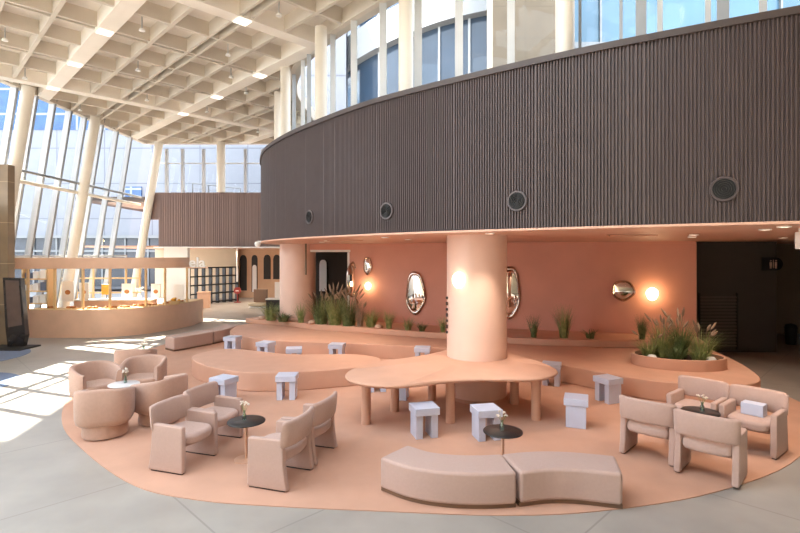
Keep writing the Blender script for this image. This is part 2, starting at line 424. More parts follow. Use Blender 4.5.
# little ceiling spotlights hanging in coffers
spots = [(142, 30, 'left of the top of the broad beam light, nearest row'), (138, 70, 'second of its row, below the nearest hanging spotlight'), (5, 40, 'at the far left edge of the ceiling'),
         (25, 78, 'low at the left above the first slanted column'), (228, 55, 'right of centre of the waffle, upper of a close pair'), (231, 77, 'right of centre of the waffle, lower of a close pair'),
         (279, 15, 'near the top just left of the clerestory'), (246, 93, 'in front of the second broad beam near the clerestory'), (147, 100, 'in the middle of the far half of the waffle'), (207, 112, 'just beyond the second broad beam, far part'),
         (258, 132, 'at the far right end above the back glazing'), (80, 110, 'near the facade in the far left part')]
sp0 = None
for px, py, w in spots:
    zb = 8.62
    D = (zb - CAMH)*F/(HZ - py); x = at(px, D)
    lab = 'small white ceiling spotlight ' + w
    if sp0 is None:
        sp0 = empty('ceiling_spotlight', (x, D, zb), 0, lab, 'spotlight', 'spotlights hanging in the coffers')
        MB().tube([(0, 0, 0.04), (0, 0, CEIL - zb)], 0.015, 8).build('stem', M['mullion'], sp0)
        MB().lathe([(0.02, 0.04), (0.055, 0.03), (0.075, -0.02), (0.065, -0.03), (0.01, -0.03)], n=16).build('lamp_head', M['white'], sp0)
    else: copy_thing(sp0, (x, D, zb), 0, lab)

# ------------------------------------------------------------------ left facade (leaning in)
FX0 = -14.75; LEAN = 0.161
fx = lambda z: FX0 + LEAN*z
win = empty('window_1', (FX0, 9, 0), 0); struct(win, 'leaning glazed facade on the left')
def W(v): return (v[0] - FX0, v[1] - 9, v[2])
pane = MB(); q = 0.01
pane.add([W((fx(0) - q, -8, 0)), W((fx(0) - q, 26, 0)), W((fx(CEIL) - q, 26, CEIL)), W((fx(CEIL) - q, -8, CEIL)),
          W((fx(0) + q, -8, 0)), W((fx(0) + q, 26, 0)), W((fx(CEIL) + q, 26, CEIL)), W((fx(CEIL) + q, -8, CEIL))],
         [(0, 1, 2, 3)])
pane.build('glass_pane', M['glass'], win, smooth=False)
colY = [17.3 - 4.75*5, 17.3 - 4.75*4, 17.3 - 4.75*3, 17.3 - 4.75*2, 17.3 - 4.75, 17.3, 21.1, 25.85]
finY = []
for i in range(len(colY) - 1):
    for k in (1, 2, 3): finY.append(colY[i] + (colY[i+1] - colY[i])*k/4)
    finY.append(colY[i])
def slant(y, w, d, x_in, z0=0.0, z1=CEIL):
    mb = MB(); vs = []
    for z in (z0, z1):
        for dx, dy in ((-d/2, -w/2), (d/2, -w/2), (d/2, w/2), (-d/2, w/2)):
            vs.append(W((fx(z) + x_in + dx, y + dy, z)))
    mb.add(vs, [(3,2,1,0), (4,5,6,7), (0,1,5,4), (1,2,6,5), (2,3,7,6), (3,0,4,7)])
    return mb
for y in finY:
    f_ = slant(y, 0.11, 0.22, 0.0).build('mullion', M['fin'], win, smooth=False)
    slant(y, 0.035, 0.04, 0.125).build('gasket', M['tube'], f_, smooth=False)
for z_, m_, r_ in ((6.0, 'tube', 0.05), (5.62, 'colcream', 0.07)):
    MB().tube([W((fx(z_) + 0.32, -8, z_)), W((fx(z_) + 0.32, 26, z_))], r_, 10).build('transom', M[m_], win)
for z_ in (2.95,):
    MB().tube([W((fx(z_) + 0.05, -8, z_)), W((fx(z_) + 0.05, 26, z_))], 0.05, 8).build('transom', M['fin'], win)
for y in colY:
    if y > 15:
        xo = 0.82 if y > 25 else 0.42
        MB().tube([(fx(0) + xo, y, 0), (fx(CEIL) + xo, y, RIBZ)], 0.2, 20).build('column', M['colcream'], None)
        o = COL.objects[-1]; struct(o)

# back glazing above the back band
win = empty('window_2', (-8.5, 26.1, 6.25)); struct(win, 'glazing above the back band')
MB().add([(-4.6, 0.15, 0), (4.4, 0.15, 0), (4.4, 0.15, 2.5), (-4.6, 0.15, 2.5)], [(0, 1, 2, 3)]).build('glass_pane', M['glass'], win, smooth=False)
for px in (166, 182, 203, 221, 245, 262):
    x = at(px, 26.1) + 8.5
    if px == 221: continue
    MB().box((x, 0.1, 1.1), (0.14, 0.16, 2.4)).build('mullion', M['fin'], win, smooth=False)
MB().box((0, 0.1, 1.55), (9, 0.06, 0.05)).build('transom', M['mullionwhite'], win, smooth=False)
struct(MB().tube([(at(221, 25.8), 25.8, 6.25), (at(221, 25.8), 25.8, RIBZ)], 0.21, 20).build('column', M['colcream']))
# outside railing on the terrace behind the back band
rl = empty('railing', (-10.3, 28.2, 6.0), 0, 'thin dark railing outside behind the back glazing', 'railing')
MB().tube([(-1.4, 0, 1.05), (1.3, 0, 0.75)], 0.03, 8).build('handrail', M['tube'], rl)
MB().tube([(-1.4, 0, 0.75), (1.3, 0, 0.5)], 0.015, 6).build('lower_rail', M['tube'], rl)
for x in (-1.4, -0.5, 0.4, 1.3): MB().tube([(x, 0, 0.0), (x, 0, 1.05 - (x + 1.4)*0.11)], 0.03, 8).build('post', M['tube'], rl)
struct(MB().box((-10, 28.4, 5.9), (12, 4, 0.2)).build('exterior_terrace', M['paving'], smooth=False))

# clerestory
def hit(px, path):
    best = None
    for i in range(len(path)-1):
        a = path[i].x*F/path[i].y + 400 - px if path[i].y > 0.5 else 999
        b = path[i+1].x*F/path[i+1].y + 400 - px if path[i+1].y > 0.5 else 999
        if a*b <= 0 and abs(a) < 500 and abs(b) < 500:
            t = a/(a-b) if a != b else 0
            p = path[i].lerp(path[i+1], t)
            if best is None or p.y < best.y: best = p
    return best
win = empty('window_3', (0, 11, BTOP)); struct(win, 'curved clerestory glazing above the ribbed band')
pn = MB(); n = len(GP)
vs = []
for p in GP: vs += [(p.x, p.y - 11, 0), (p.x, p.y - 11, CEIL - BTOP)]
pn.add(vs, [(2*i, 2*i+2, 2*i+3, 2*i+1) for i in range(n-1)])
pn.build('glass_pane', M['glass'], win, smooth=False)
for px, w, m_ in ((294, .12, 'mullion'), (303, .12, 'mullionwhite'), (309, .12, 'mullion'), (333, .14, 'mullionwhite'), (354, .16, 'mullionwhite'), (383, .17, 'mullionwhite'), (418, .17, 'mullionwhite'), (459, .16, 'mullionwhite'), (511, .14, 'mullionwhite'),
                  (580, .05, 'tube'), (621, .05, 'mullion'), (641, .16, 'mullion'), (660, .08, 'mullionwhite'), (708, .08, 'mullionwhite'), (723, .16, 'mullion'), (763, .10, 'mullionwhite')):
    p = hit(px, GP)
    if p is None: continue
    MB().box((p.x, p.y - 11, (CEIL - BTOP)/2), (w, 0.14, CEIL - BTOP), math.atan2(p.y, p.x) - math.pi/2).build('mullion', M[m_], win, smooth=False)
MB().ribbon([p - Vector((0, 11)) for p in offset(GP, 0.06)], [p - Vector((0, 11)) for p in offset(GP, -0.06)], 0, 0.06).build('sill', M['mullionwhite'], win, smooth=False)
for px in (277.5, 285.5, 321, 406, 565, 930):
    p = hit(px, CP)
    if px == 277.5: p = Vector((-4.35, 17.9))
    if px == 285.5: p = Vector((-3.55, 15.5))
    if p is None: p = Vector((5.6, 6.9))
    struct(MB().tube([(p.x, p.y, BTOP - 0.2), (p.x, p.y, RIBZ)], 0.155, 24).build('column', M['colcream']))

# ------------------------------------------------------------------ exterior buildings
bl = empty('exterior_building', (-26, 44, 0), 0, 'long pale panelled building outside beyond the slanted glazing', 'building')
MB().box((0, 2, 7), (56, 4, 14)).build('facade', M['cladding'], bl, smooth=False)
MB().box((-13, 2, 18), (31, 4.1, 8)).build('upper_glazing', M['bluewin'], bl, smooth=False)
MB().box((0, -0.1, 2.4), (54, 0.3, 4.2)).build('ground_floor_window', M['darkwin'], bl, smooth=False)
MB().box((0, -0.25, 4.6), (56, 0.6, 0.25)).build('ledge', M['extwhite'], bl, smooth=False)
MB().box((0, -0.3, 3.35), (56, 0.2, 0.16)).build('transom', M['extwhite'], bl, smooth=False)
for x_ in range(-26, 27, 2): MB().box((x_, -0.28, 2.4), (0.14, 0.16, 4.2)).build('window_post', M['extwhite'], bl, smooth=False)
MB().box((2.6, -0.05, 8.4), (1.4, 0.2, 1.2)).build('window', M['bluewin'], bl, smooth=False)
bl = empty('exterior_building', (-2, 31, 0), 0, 'curved glass building outside the clerestory with a white spandrel band', 'building')
arc = cat([(-3.5, 3.5), (0, -2.2), (3.2, -5.8), (6.0, -7.6), (9.2, -8.6)], 8)
MB().ribbon(arc, offset(arc, 1.5), 5.0, 26).build('glass_wall', M['deepglass'], bl)
MB().ribbon(offset(arc, -0.5), offset(arc, 0.2), 14.2, 15.9).build('spandrel', M['extwhite'], bl)
MB().ribbon(offset(arc, -0.3), offset(arc, 0.1), 9.4, 9.65).build('ledge', M['mullionwhite'], bl)
for i in range(2, len(arc), 4):
    MB().box((arc[i].x, arc[i].y - 0.05, 13), (0.1, 0.1, 16)).build('mullion', M['mullion'], bl, smooth=False)
tag(MB().box((4.75, 19.5, 12), (2.5, 1.2, 16)).build('exterior_stone_wall', M['extstone'], smooth=False), 'tall beige stone wall outside the clerestory', 'stone wall')
tag(MB().box((-4.6, 29.2, 11), (3.0, 1.0, 14)).build('exterior_wall', M['cladding'], smooth=False), 'pale panelled wall outside behind the clerestory corner', 'outside wall')
bl = empty('exterior_building', (17, 25, 0), 0, 'sky blue glass building outside the right part of the clerestory', 'building')
MB().box((0, 3, 13.5), (24, 6, 19)).build('glass_wall', M['skyglass'], bl, smooth=False)
for z in (10.4, 13.4, 16.4): MB().box((0, -0.1, z), (24, 0.3, 0.3)).build('floor_band', M['extwhite'], bl, smooth=False, )
for x in range(-10, 12, 3): MB().box((x, -0.06, 13.5), (0.10, 0.15, 19)).build('mullion', M['extwhite'], bl, smooth=False)

# ------------------------------------------------------------------ pink wall, columns, doorways
WP = cat([(-1.9, 18.45), (1.5, 17.0), (5, 15.9), (8.75, 14.75)], 10)
struct(MB().ribbon(WP, offset(WP, 0.3), 0, SOF).build('wall_rear', M['pinkwall'], origin=(0, 0, 0)), 'terracotta curved rear wall')
struct(MB().lathe([(0.63, 0.0), (0.63, SOF)], (1.63, 10.63, 0), 64).build('column', M['column']), 'pale pink round column through the long table')
struct(MB().lathe([(0.645, 0.0), (0.645, 0.06)], (1.63, 10.63, Z0), 64).build('baseboard_1', M['platform']))
struct(MB().lathe([(0.67, 0.0), (0.67, SOF)], (-3.86, 18.9, 0), 64).build('column', M['column']), 'pink round column rising from the planting bed')
# opening between left column and wall
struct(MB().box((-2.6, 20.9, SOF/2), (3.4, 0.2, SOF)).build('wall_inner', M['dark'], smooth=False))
dr = empty('door_1', (-2.56, 18.5, 0)); struct(dr)
MB().box((0, 0, 3.02 + 0.13), (1.5, 0.16, 0.08)).build('lintel', M['white'], dr, smooth=False)
MB().box((0.66, 0, 1.55), (0.08, 0.16, 3.1)).build('jamb', M['white'], dr, smooth=False)
MB().box((0, 0, 3.33), (1.5, 0.2, 0.28)).build('header', M['pinkwall'], dr, smooth=False)
MB().box((-0.1, 0.2, 0.75), (1.3, 0.05, 0.05)).build('rail', M['white'], dr, smooth=False)
# right side dark rooms
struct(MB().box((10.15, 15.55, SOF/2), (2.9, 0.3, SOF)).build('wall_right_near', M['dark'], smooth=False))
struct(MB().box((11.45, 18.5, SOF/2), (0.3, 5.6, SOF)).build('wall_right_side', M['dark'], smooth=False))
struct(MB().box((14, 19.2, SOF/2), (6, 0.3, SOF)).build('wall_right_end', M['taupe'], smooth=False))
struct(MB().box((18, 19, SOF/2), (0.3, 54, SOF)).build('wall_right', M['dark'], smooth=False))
# closing walls behind the viewer
struct(MB().box((-6.5, -8.1, 4.6), (17, 0.2, 9.2)).build('wall_front', M['cream'], smooth=False))
struct(MB().box((9, -8.1, 4.6), (14, 0.2, 9.2)).build('wall_front_right', M['cream'], smooth=False))
struct(MB().box((16, -2, 4.5), (0.2, 12, 9)).build('wall_east', M['white'], smooth=False))

# ------------------------------------------------------------------ platforms
rp = cat([(-5.29, 12.77), (-4.95, 12.1), (-4.35, 11.5), (-3.74, 11.12), (-3.1, 10.93), (-2.2, 11.03), (-1.36, 11.3), (-.87, 11.52), (-.5, 12.0), (-.55, 12.55), (-1.12, 12.95), (-2.0, 12.97), (-2.9, 13.0), (-3.8, 13.4), (-4.6, 13.72), (-5.1, 13.45)], 6, True)
tag(MB().prism(rp, Z0, 0.43).build('round_platform', M['platform'], bevel=0.025), 'low bean shaped peach platform standing in front of the back platform', 'platform')
bp_ = cat([(-5.98, 18.2), (-5.75, 16.9), (-5.16, 16.05), (-4.3, 15.4), (-3.5, 15.0), (-1.61, 14.66), (-.14, 14.3), (1.25, 13.85), (2.6, 13.05), (3.46, 12.25), (4.23, 11.25), (4.9, 10.5), (5.7, 10.05), (6.75, 9.92), (7.42, 10.3), (7.85, 11.1), (8.2, 12.2), (8.5, 13.6)], 6)
outl = [tuple(p) for p in bp_] + [(8.4, 14.6), (5, 15.7), (1.5, 16.8), (-1.8, 18.2), (-3.6, 19.0), (-5.3, 19.8)]
tag(MB().prism(outl, Z0, 0.42).build('seating_platform', M['platform'], bevel=0.025), 'long winding peach seating platform sweeping along the rear wall', 'platform')
cb = cat([(-5.85, 18.95), (-4.4, 18.3), (-2.75, 17.2), (-.6, 16.2), (1.37, 15.35), (3.55, 14.4), (5.7, 14.02), (7.2, 13.9), (8.35, 13.6)], 8)
outl = [tuple(p) for p in cb] + [tuple(p) for p in reversed(offset(WP, -0.03))] + [(-2.9, 18.75), (-3.6, 19.2), (-5.3, 19.9)]
tag(MB().prism(outl, 0.42, 0.60).build('planting_ledge', M['platform'], bevel=0.015), 'raised peach ledge along the foot of the rear wall holding plants', 'planter ledge')

# ------------------------------------------------------------------ amoeba table
tp = cat([(-.98, 8.92), (-.88, 9.45), (-.36, 10.14), (.14, 10.42), (.85, 11.05), (1.2, 11.5), (1.7, 11.65), (2.15, 11.35), (2.45, 10.75), (2.82, 10.0), (2.93, 9.3), (2.7, 8.9), (2.32, 8.68), (1.73, 8.66), (1.35, 8.66), (.78, 8.56), (.2, 8.3), (-.29, 8.24), (-.77, 8.48)], 6, True)
# ring around the column: slit outline so that the top is cut out for the column
cx, cy = 1.63, 10.63
tb = empty('amoeba_table', (cx, cy, Z0), 0, 'long peach amoeba shaped table wrapped around the big round column', 'table')
n = len(tp); hole = []
for p in tp:
    d = (p - Vector((cx, cy))); hole.append(Vector((cx, cy)) + d.normalized()*0.632)
mb = MB(); vs = []
za, zb = 0.78, 0.85
for p, h in zip(tp, hole):
    q_ = p - Vector((cx, cy)); h_ = h - Vector((cx, cy))
    inn = q_ * (1 - 0.03/q_.length); 
    for v, z in ((h_, za), (inn, za), (q_, za + 0.03), (q_, zb - 0.025), (inn, zb), (h_, zb)): vs.append((v.x, v.y, z))
fs = []
for i in range(n):
    a = 6*i; b = 6*((i+1) % n)
    for k in range(6): fs.append((a+k, b+k, b+(k+1) % 6, a+(k+1) % 6))
mb.add(vs, fs); mb.build('tabletop', M['platform'], tb, angle=50)
for x, y in ((-.6, 8.85), (-.1, 9.58), (.66, 10.3), (.9, 8.93), (2.3, 10.05), (2.47, 9.08)):
    MB().tube([(x - cx, y - cy, 0), (x - cx, y - cy, za + 0.01)], 0.085, 20).build('leg', M['platform'], tb)

# ------------------------------------------------------------------ stools
def make_stool(loc, rz, label):
    t = empty('block_stool', loc, rz, label, 'stool', 'pale lavender block stools')
    MB().box((0, 0, 0.44), (0.42, 0.40, 0.12)).build('seat', M['stool'], t, bevel=0.008, seg=2)
    for s in (-1, 1):
        MB().box((s*0.13, 0, 0.19), (0.115, 0.33, 0.38)).build('leg', M['stool'], t, bevel=0.004, seg=2)
    return t
st = [(.40, 8.29, R(15), 'standing in front of the amoeba table, left of the two there'),
      (1.41, 8.19, R(12), 'in front of the amoeba table behind the black cafe table'),
      (3.1, 8.8, R(69), 'turned flat side forward, alone right of the amoeba table'),
      (4.25, 10.22, R(-67), 'against the long platform, directly right of the table end'),
      (3.5, 11.55, R(-22), 'half hidden behind the right end of the amoeba table'),
      (-3.6, 10.22, R(-25), 'at the front left corner of the round platform'),
      (-2.36, 10.45, R(3), 'with both legs showing at the front of the round platform'),
      (-5.12, 15.3, R(-12), 'at the left tip of the long platform'),
      (-3.85, 14.35, R(-22), 'second from the left along the long platform'),
      (-2.85, 13.45, R(10), 'mostly hidden behind the round platform with only its seat showing'),
      (-1.77, 14.05, R(-8), 'against the long platform right behind the round platform'),
      (.61, 13.55, R(-8), 'against the long platform just left of the big column'),
      (.0, 10.45, R(80), 'under the amoeba table behind its left legs'),
      (-.52, 11.05, R(10), 'barely visible beneath the left end of the amoeba table')]
s0 = None
for x, y, a, w in st:
    lab = 'pale lavender block stool ' + w
    if s0 is None: s0 = make_stool((x, y, Z0), a, lab)
    else: copy_thing(s0, (x, y, Z0), a, lab)

# ------------------------------------------------------------------ slab-sided armchairs (face local +X)
def make_armchair(loc, rz, label):
    t = empty('armchair', loc, rz, label, 'armchair')
    t.scale = (1.03, 1.03, 1.06)
    HW = 0.37; TH = 0.085
    for s in (-1, 1):
        prof = [(0.255, 0.015), (0.245, 0.59), (0.23, 0.61), (-0.23, 0.62)] + [(-0.255 - 0.06*(1-u)**2.6, 0.015 + 0.585*u) for u in (0.95, 0.8, 0.6, 0.4, 0.2, 0.0)]
        y0 = s*HW - (TH if s > 0 else 0); y1 = y0 + TH
        mb = MB(); n = len(prof)
        mb.add([(x, y0, z) for x, z in prof] + [(x, y1, z) for x, z in prof],
               [tuple(range(n-1, -1, -1)), tuple(range(n, 2*n))] + [(i, (i+1) % n, n + (i+1) % n, n + i) for i in range(n)])
        p = mb.build('side_panel', M['fabric'], t, bevel=0.022, seg=3)
        MB().box((-0.02, (y0 + y1)/2, 0.01), (0.5, 0.05, 0.02)).build('foot', M['darkfoot'], p, smooth=False)
    # curved backrest
    rings = []
    K = 16
    for i in range(K + 1):
        u = -1 + 2*i/K
        y = 0.38*math.copysign(abs(u)**0.8, u); bow = -0.235 - 0.075*(1 - abs(u)**2.2); th = 0.08*(1 - 0.75*max(0, (abs(u) - 0.93)/0.07)**2)
        e = (1 - abs(u)**10)
        z0 = 0.51 + 0.025*abs(u)**24 ; z1 = 0.835 - 0.025*abs(u)**24
        ring = []
        for k in range(12):
            a = 2*math.pi*k/12
            cz = math.copysign(abs(math.sin(a))**0.35, math.sin(a)); cxx = math.copysign(abs(math.cos(a))**0.6, math.cos(a))
            z = (z0+z1)/2 + (z1-z0)/2*cz; xx = bow + th/2*cxx - 0.10*(z - 0.6)
            ring.append((xx, y, z))
        rings.append(ring)
    MB().loft(rings).build('backrest', M['fabric'], t, angle=70)
    # seat cushion, D-shaped
    out = []
    for i in range(25):
        a = -math.pi/2 + math.pi*i/24
        out.append((0.09 + 0.215*math.copysign(abs(math.cos(a))**0.8, math.cos(a)), 0.285*math.copysign(abs(math.sin(a))**0.7, math.sin(a))))
    out += [(-0.25, 0.285), (-0.285, 0.15), (-0.30, 0), (-0.285, -0.15), (-0.25, -0.285)]
    c = MB().prism(out, 0.33, 0.475).build('seat_cushion', M['fabric2'], t, bevel=0.055, seg=4)
    MB().prism([(x*0.6, y*0.98) for x, y in out], 0.305, 0.335).build('seat_base', M['fabric'], t)
    return t
fl_ = math.atan2(-.3, .95); fr_ = math.atan2(.3, -.95); rb = math.atan2(.72, .69); rf = math.atan2(-.62, -.78)
ac = [(-3.08, 7.2, fl_, 'dusty pink armchair at left black table facing right, nearest the camera of the two'),
      (-2.93, 7.93, fl_, 'dusty pink armchair at left black table facing right, behind its twin near the lavender stool'),
      (-1.61, 6.72, fr_, 'dusty pink armchair at left black table facing left, nearest the camera'),
      (-1.38, 7.5, fr_, 'dusty pink armchair at left black table facing left, the farther one near the amoeba table'),
      (3.79, 7.5, rb, 'dusty pink armchair of right group, back turned, nearer the lone flat sided stool'),
      (4.25, 6.84, rb, 'dusty pink armchair of the right group seen from behind, nearest the camera'),
      (4.94, 8.33, rf, 'dusty pink armchair of right group facing the camera, the left one'),
      (5.44, 7.72, rf, 'dusty pink armchair at far right facing the camera, lavender box on its seat')]
c0 = None
for x, y, a, lab in ac:
    if c0 is None:
        c0 = make_armchair((x, y, Z0), a, lab); c0['group'] = 'dusty pink slab sided armchairs'
    else: copy_thing(c0, (x, y, Z0), a, lab)

bx = MB().box((0, 0, 0.09), (0.2, 0.30, 0.18)).build('storage_box', M['stool'], bevel=0.008, seg=2, origin=(0, 0, 0))
bx.location = (5.52, 7.80, Z0 + 0.475*1.06); bx.rotation_euler = (0, 0, rf)
tag(bx, 'pale lavender box resting on the seat of the far right armchair', 'box')
# ------------------------------------------------------------------ tub chairs (face local +X)
def make_tub(loc, rz, label):
    t = empty('tub_chair', loc, rz, label, 'tub chair', 'tan pink tub chairs')
    t.scale = (0.94, 0.94, 1.07)
    def se(a, r, ex=3.3):
        r *= 0.95
        c, s = math.cos(a), math.sin(a)
        k = (abs(c)**ex + abs(s)**ex) ** (-1/ex)
        return r*k*c*0.94, r*k*s
    rings = []; n = 40; a0_ = R(48)
    for i in range(n + 1):
        a = a0_ + (2*math.pi - 2*a0_)*i/n
        u = abs(i/n*2 - 1)                                   # 0 at back, 1 at arm ends
        top = 0.79 - 0.13*u**1.6
        sh = 1 - 0.35*max(0, (u - 0.93)/0.07)**2*0.3
        prof = [(0.40, 0.215), (0.445, 0.245), (0.468, 0.32), (0.475, 0.50), (0.475, top - 0.04), (0.46, top - 0.008), (0.43, top), (0.395, top - 0.015), (0.375, top - 0.05), (0.35, 0.45), (0.33, 0.30), (0.33, 0.215)]
        ring = []
        for r, z in prof:
            x, y = se(a, r)
            if x > 0.30: x = 0.30 + (x - 0.30)*0.5
            ring.append((x, y, z))
        rings.append(ring)
    MB().loft(rings).build('shell', M['tubfabric'], t, angle=60)
    MB().lathe([(0.32, 0.012), (0.355, 0.02), (0.365, 0.06), (0.355, 0.22), (0.30, 0.24)], n=40).build('base', M['tubfabric'], t, angle=60)
    MB().lathe([(0.30, 0.0), (0.30, 0.014)], n=40).build('foot', M['darkfoot'], t)
    out = [se(2*math.pi*k/40, 0.385) for k in range(40)]
    MB().prism([(min(x + 0.02, 0.37), y) for x, y in out], 0.20, 0.44).build('seat_cushion', M['tubfabric'], t, bevel=0.05, seg=4)
    return t
tc_ = [(-4.9, 8.32, math.atan2(.95, -.3), 'tan pink tub chair seen from behind, nearest the camera of the tub chairs'),
       (-4.32, 8.98, math.atan2(.42, -.9), 'tan pink tub chair right of the grey topped table, its back towards the armchairs'),
       (-6.0, 9.87, math.atan2(-.7, 1), 'tan pink tub chair on the carpet edge facing right, leftmost of all chairs'),
       (-5.36, 10.45, math.atan2(-1, .15), 'tan pink tub chair facing the camera behind the grey topped table'),
       (-6.2, 11.75, math.atan2(1, -.2), 'tan pink tub chair farthest back, only its rim showing before the small white topped table')]
t0 = None
for x, y, a, lab in tc_:
    if t0 is None: t0 = make_tub((x, y, Z0), a, lab)
    else: copy_thing(t0, (x, y, Z0), a, lab)

# ------------------------------------------------------------------ cafe tables and vases
def make_table(loc, label, topm):
    t = empty('cafe_table', loc, 0, label, 'table', 'round pedestal cafe tables')
    MB().lathe([(0.255, 0.545), (0.27, 0.548), (0.27, 0.56), (0.265, 0.565)], n=48).build('tabletop', M[topm], t, angle=50)
    MB().lathe([(0.02, 0.01), (0.02, 0.55)], n=16).build('stem', M['tablebase'], t)
    MB().lathe([(0.17, 0.0), (0.17, 0.008), (0.05, 0.016), (0.02, 0.02)], n=36).build('base', M['tablebase'], t, angle=50)
    return t
tl = [(-2.25, 7.32, 'black', 'round black topped pedestal table between the left armchairs'),
      (1.42, 6.9, 'black', 'round black topped pedestal table behind the curved front bench'),
      (4.66, 7.76, 'black', 'round black topped pedestal table hidden among the right group of armchairs'),
      (-5.2, 9.42, 'whitetop', 'round grey white topped pedestal table among the tub chairs'),
      (-6.5, 12.6, 'whitetop', 'small white topped pedestal table beyond the tub chairs')]
tabs = []
for x, y, m_, lab in tl: tabs.append(make_table((x, y, Z0), lab, m_))
def make_vase(loc, label, seed):
    v = empty('bottle_vase', loc, seed*1.3, label, 'vase', 'glass bottle vases with dried flowers')
    v.scale = (0.88, 0.88, 0.88)
    MB().lathe([(0.0, 0.0), (0.033, 0.002), (0.036, 0.01), (0.036, 0.085), (0.018, 0.115), (0.015, 0.15), (0.019, 0.155), (0.013, 0.152), (0.03, 0.085), (0.03, 0.012), (0.0, 0.008)], n=20).build('bottle', M['vaseglass'], v, angle=60)
    r = random.Random(seed); s = MB(); p = MB()
    for k in range(6):
        a = r.random()*6.28; l = 0.03 + 0.05*r.random(); h = 0.21 + 0.09*r.random()
        e = (l*math.cos(a), l*math.sin(a), h)
        s.tube([(0, 0, 0.02), (e[0]*0.3, e[1]*0.3, 0.15), e], 0.0025, 5)
        for j in range(5):
            b = r.random()*6.28; q_ = Vector(e) + Vector((math.cos(b)*0.014, math.sin(b)*0.014, r.uniform(-0.012, 0.014)))
            p.lathe([(0.001, -0.012), (0.011, -0.004), (0.012, 0.004), (0.001, 0.012)], q_, 7)
    s.build('stems', M['leaf'], v); p.build('flowers', M['petal'], v)
    return v
for i, (dx, dy, lab) in enumerate([(-.04, .03, 'small glass vase of cream flowers on the left black table'), (-.01, .02, 'small glass vase of cream flowers on the black table behind the front bench'), (.03, 0, 'small glass vase of cream flowers between the right group of armchairs'),
                                   (.0, .05, 'small glass vase of cream flowers on the table among the tub chairs'), (.04, .0, 'small glass vase on the farthest white topped table')]):
    x, y = tl[i][0], tl[i][1]; make_vase((x + dx, y + dy, Z0 + 0.565), lab, i + 1)
# small cup on the tub chair table
# ------------------------------------------------------------------ curved benches
def bench(path, w, label, group):
    P = cat(path, 8); c = P[len(P)//2]
    L_ = offset(P, w/2); R_ = offset(P, -w/2)
    out = [tuple(p) for p in R_] + [tuple(p) for p in reversed(L_)]
    b = MB().prism(out, Z0 + 0.045, Z0 + 0.43).build('curved_bench', M['fabric2'], bevel=0.045, seg=4, origin=(c.x, c.y, Z0))
    tag(b, label, 'bench', group)
    L2 = offset(P, w/2 - 0.03); R2 = offset(P, -w/2 + 0.03)
    pl = MB().prism([(p[0] - c.x, p[1] - c.y) for p in R2] + [(p[0] - c.x, p[1] - c.y) for p in reversed(L2)], 0, 0.05).build('plinth', M['plinth'], b)
    # seam piping running round the upper edge
    return b
bench([(-.08, 6.54), (.25, 6.28), (.62, 6.16), (1.0, 6.135), (1.345, 6.17)], 0.56, 'blush pink upholstered curved bench module nearest the camera, left half of the pair', 'front curved bench modules')
bench([(1.36, 6.175), (1.75, 6.26), (2.15, 6.25), (2.68, 6.12)], 0.56, 'blush pink upholstered curved bench module nearest the camera, right half of the pair', 'front curved bench modules')
bench([(-7.22, 15.65), (-7.02, 15.9), (-6.8, 16.3), (-6.5, 16.85)], 0.6, 'tan pink curved bench module beside the kiosk, nearer half', 'far curved bench modules')
bench([(-6.49, 16.87), (-6.3, 17.35), (-6.22, 17.9), (-6.2, 18.5)], 0.6, 'tan pink curved bench module beside the kiosk, farther half', 'far curved bench modules')

# ------------------------------------------------------------------ mirrors and sconces on the rear wall
def wall_at(px):
    p = hit(px, WP)
    i = min(range(len(WP)), key=lambda k: (WP[k]-p).length); a = WP[max(0, i-1)]; b = WP[min(len(WP)-1, i+1)]
    t = (b-a).normalized(); return p, math.atan2(t.y, t.x)
def mirror(loc, rz, w, h, lab, seed, egg=0.0):
    m_ = empty('wall_mirror', loc, rz, lab, 'mirror', 'wavy chrome mirrors on the terracotta wall')
    r = random.Random(seed); n = 48; ph = r.random()*6
    def ring(k_, y, wob=0.02):
        out = []
        for i in range(n):
            a = 2*math.pi*i/n
            rad = 1 + wob*math.sin(3*a + ph) + wob*math.sin(5*a + 2*ph)
            x = w/2*k_*rad*math.cos(a)*(1 - egg*math.sin(a)); z = h/2*k_*rad*math.sin(a)
            out.append((x, y, z))
        return out
    MB().loft([ring(0.9, 0.0), ring(1.0, -0.03), ring(1.0, -0.07, 0.035), ring(0.93, -0.10, 0.04), ring(0.84, -0.08, 0.04), ring(0.80, -0.05, 0.03)]).build('rim', M['chromerim'], m_, angle=80)
    MB().loft([ring(0.82, -0.052, 0.03), ring(0.6, -0.072), ring(0.3, -0.085), ring(0.02, -0.09)]).build('mirror_face', M['chrome'], m_, angle=80)
    return m_
def zpx(py, D): return CAMH + (HZ - py)*D/F
p, a = wall_at(416); mirror((p.x, p.y, zpx(292.5, p.y)), a, 0.72, 1.5, 'tall egg shaped chrome mirror left of the big column', 3, 0.12)
p, a = wall_at(368.5); mirror((p.x, p.y, zpx(266, p.y)), a, 0.34, 0.66, 'small oval chrome mirror above the left wall lamp', 4)
p, a = wall_at(354); mirror((p.x - 0.1, p.y - 0.05, zpx(280, p.y)), a + R(64), 0.5, 1.3, 'narrow edge on chrome mirror beside the doorway', 5)
p, a = wall_at(509); mirror((p.x, p.y, zpx(292, p.y)), a, 0.72, 1.72, 'tall chrome mirror half hidden right of the big column', 6, 0.05)
p, a = wall_at(623); mirror((p.x, p.y, zpx(290.5, p.y)), a, 0.66, 0.64, 'small round chrome mirror beside the right wall lamp', 8)
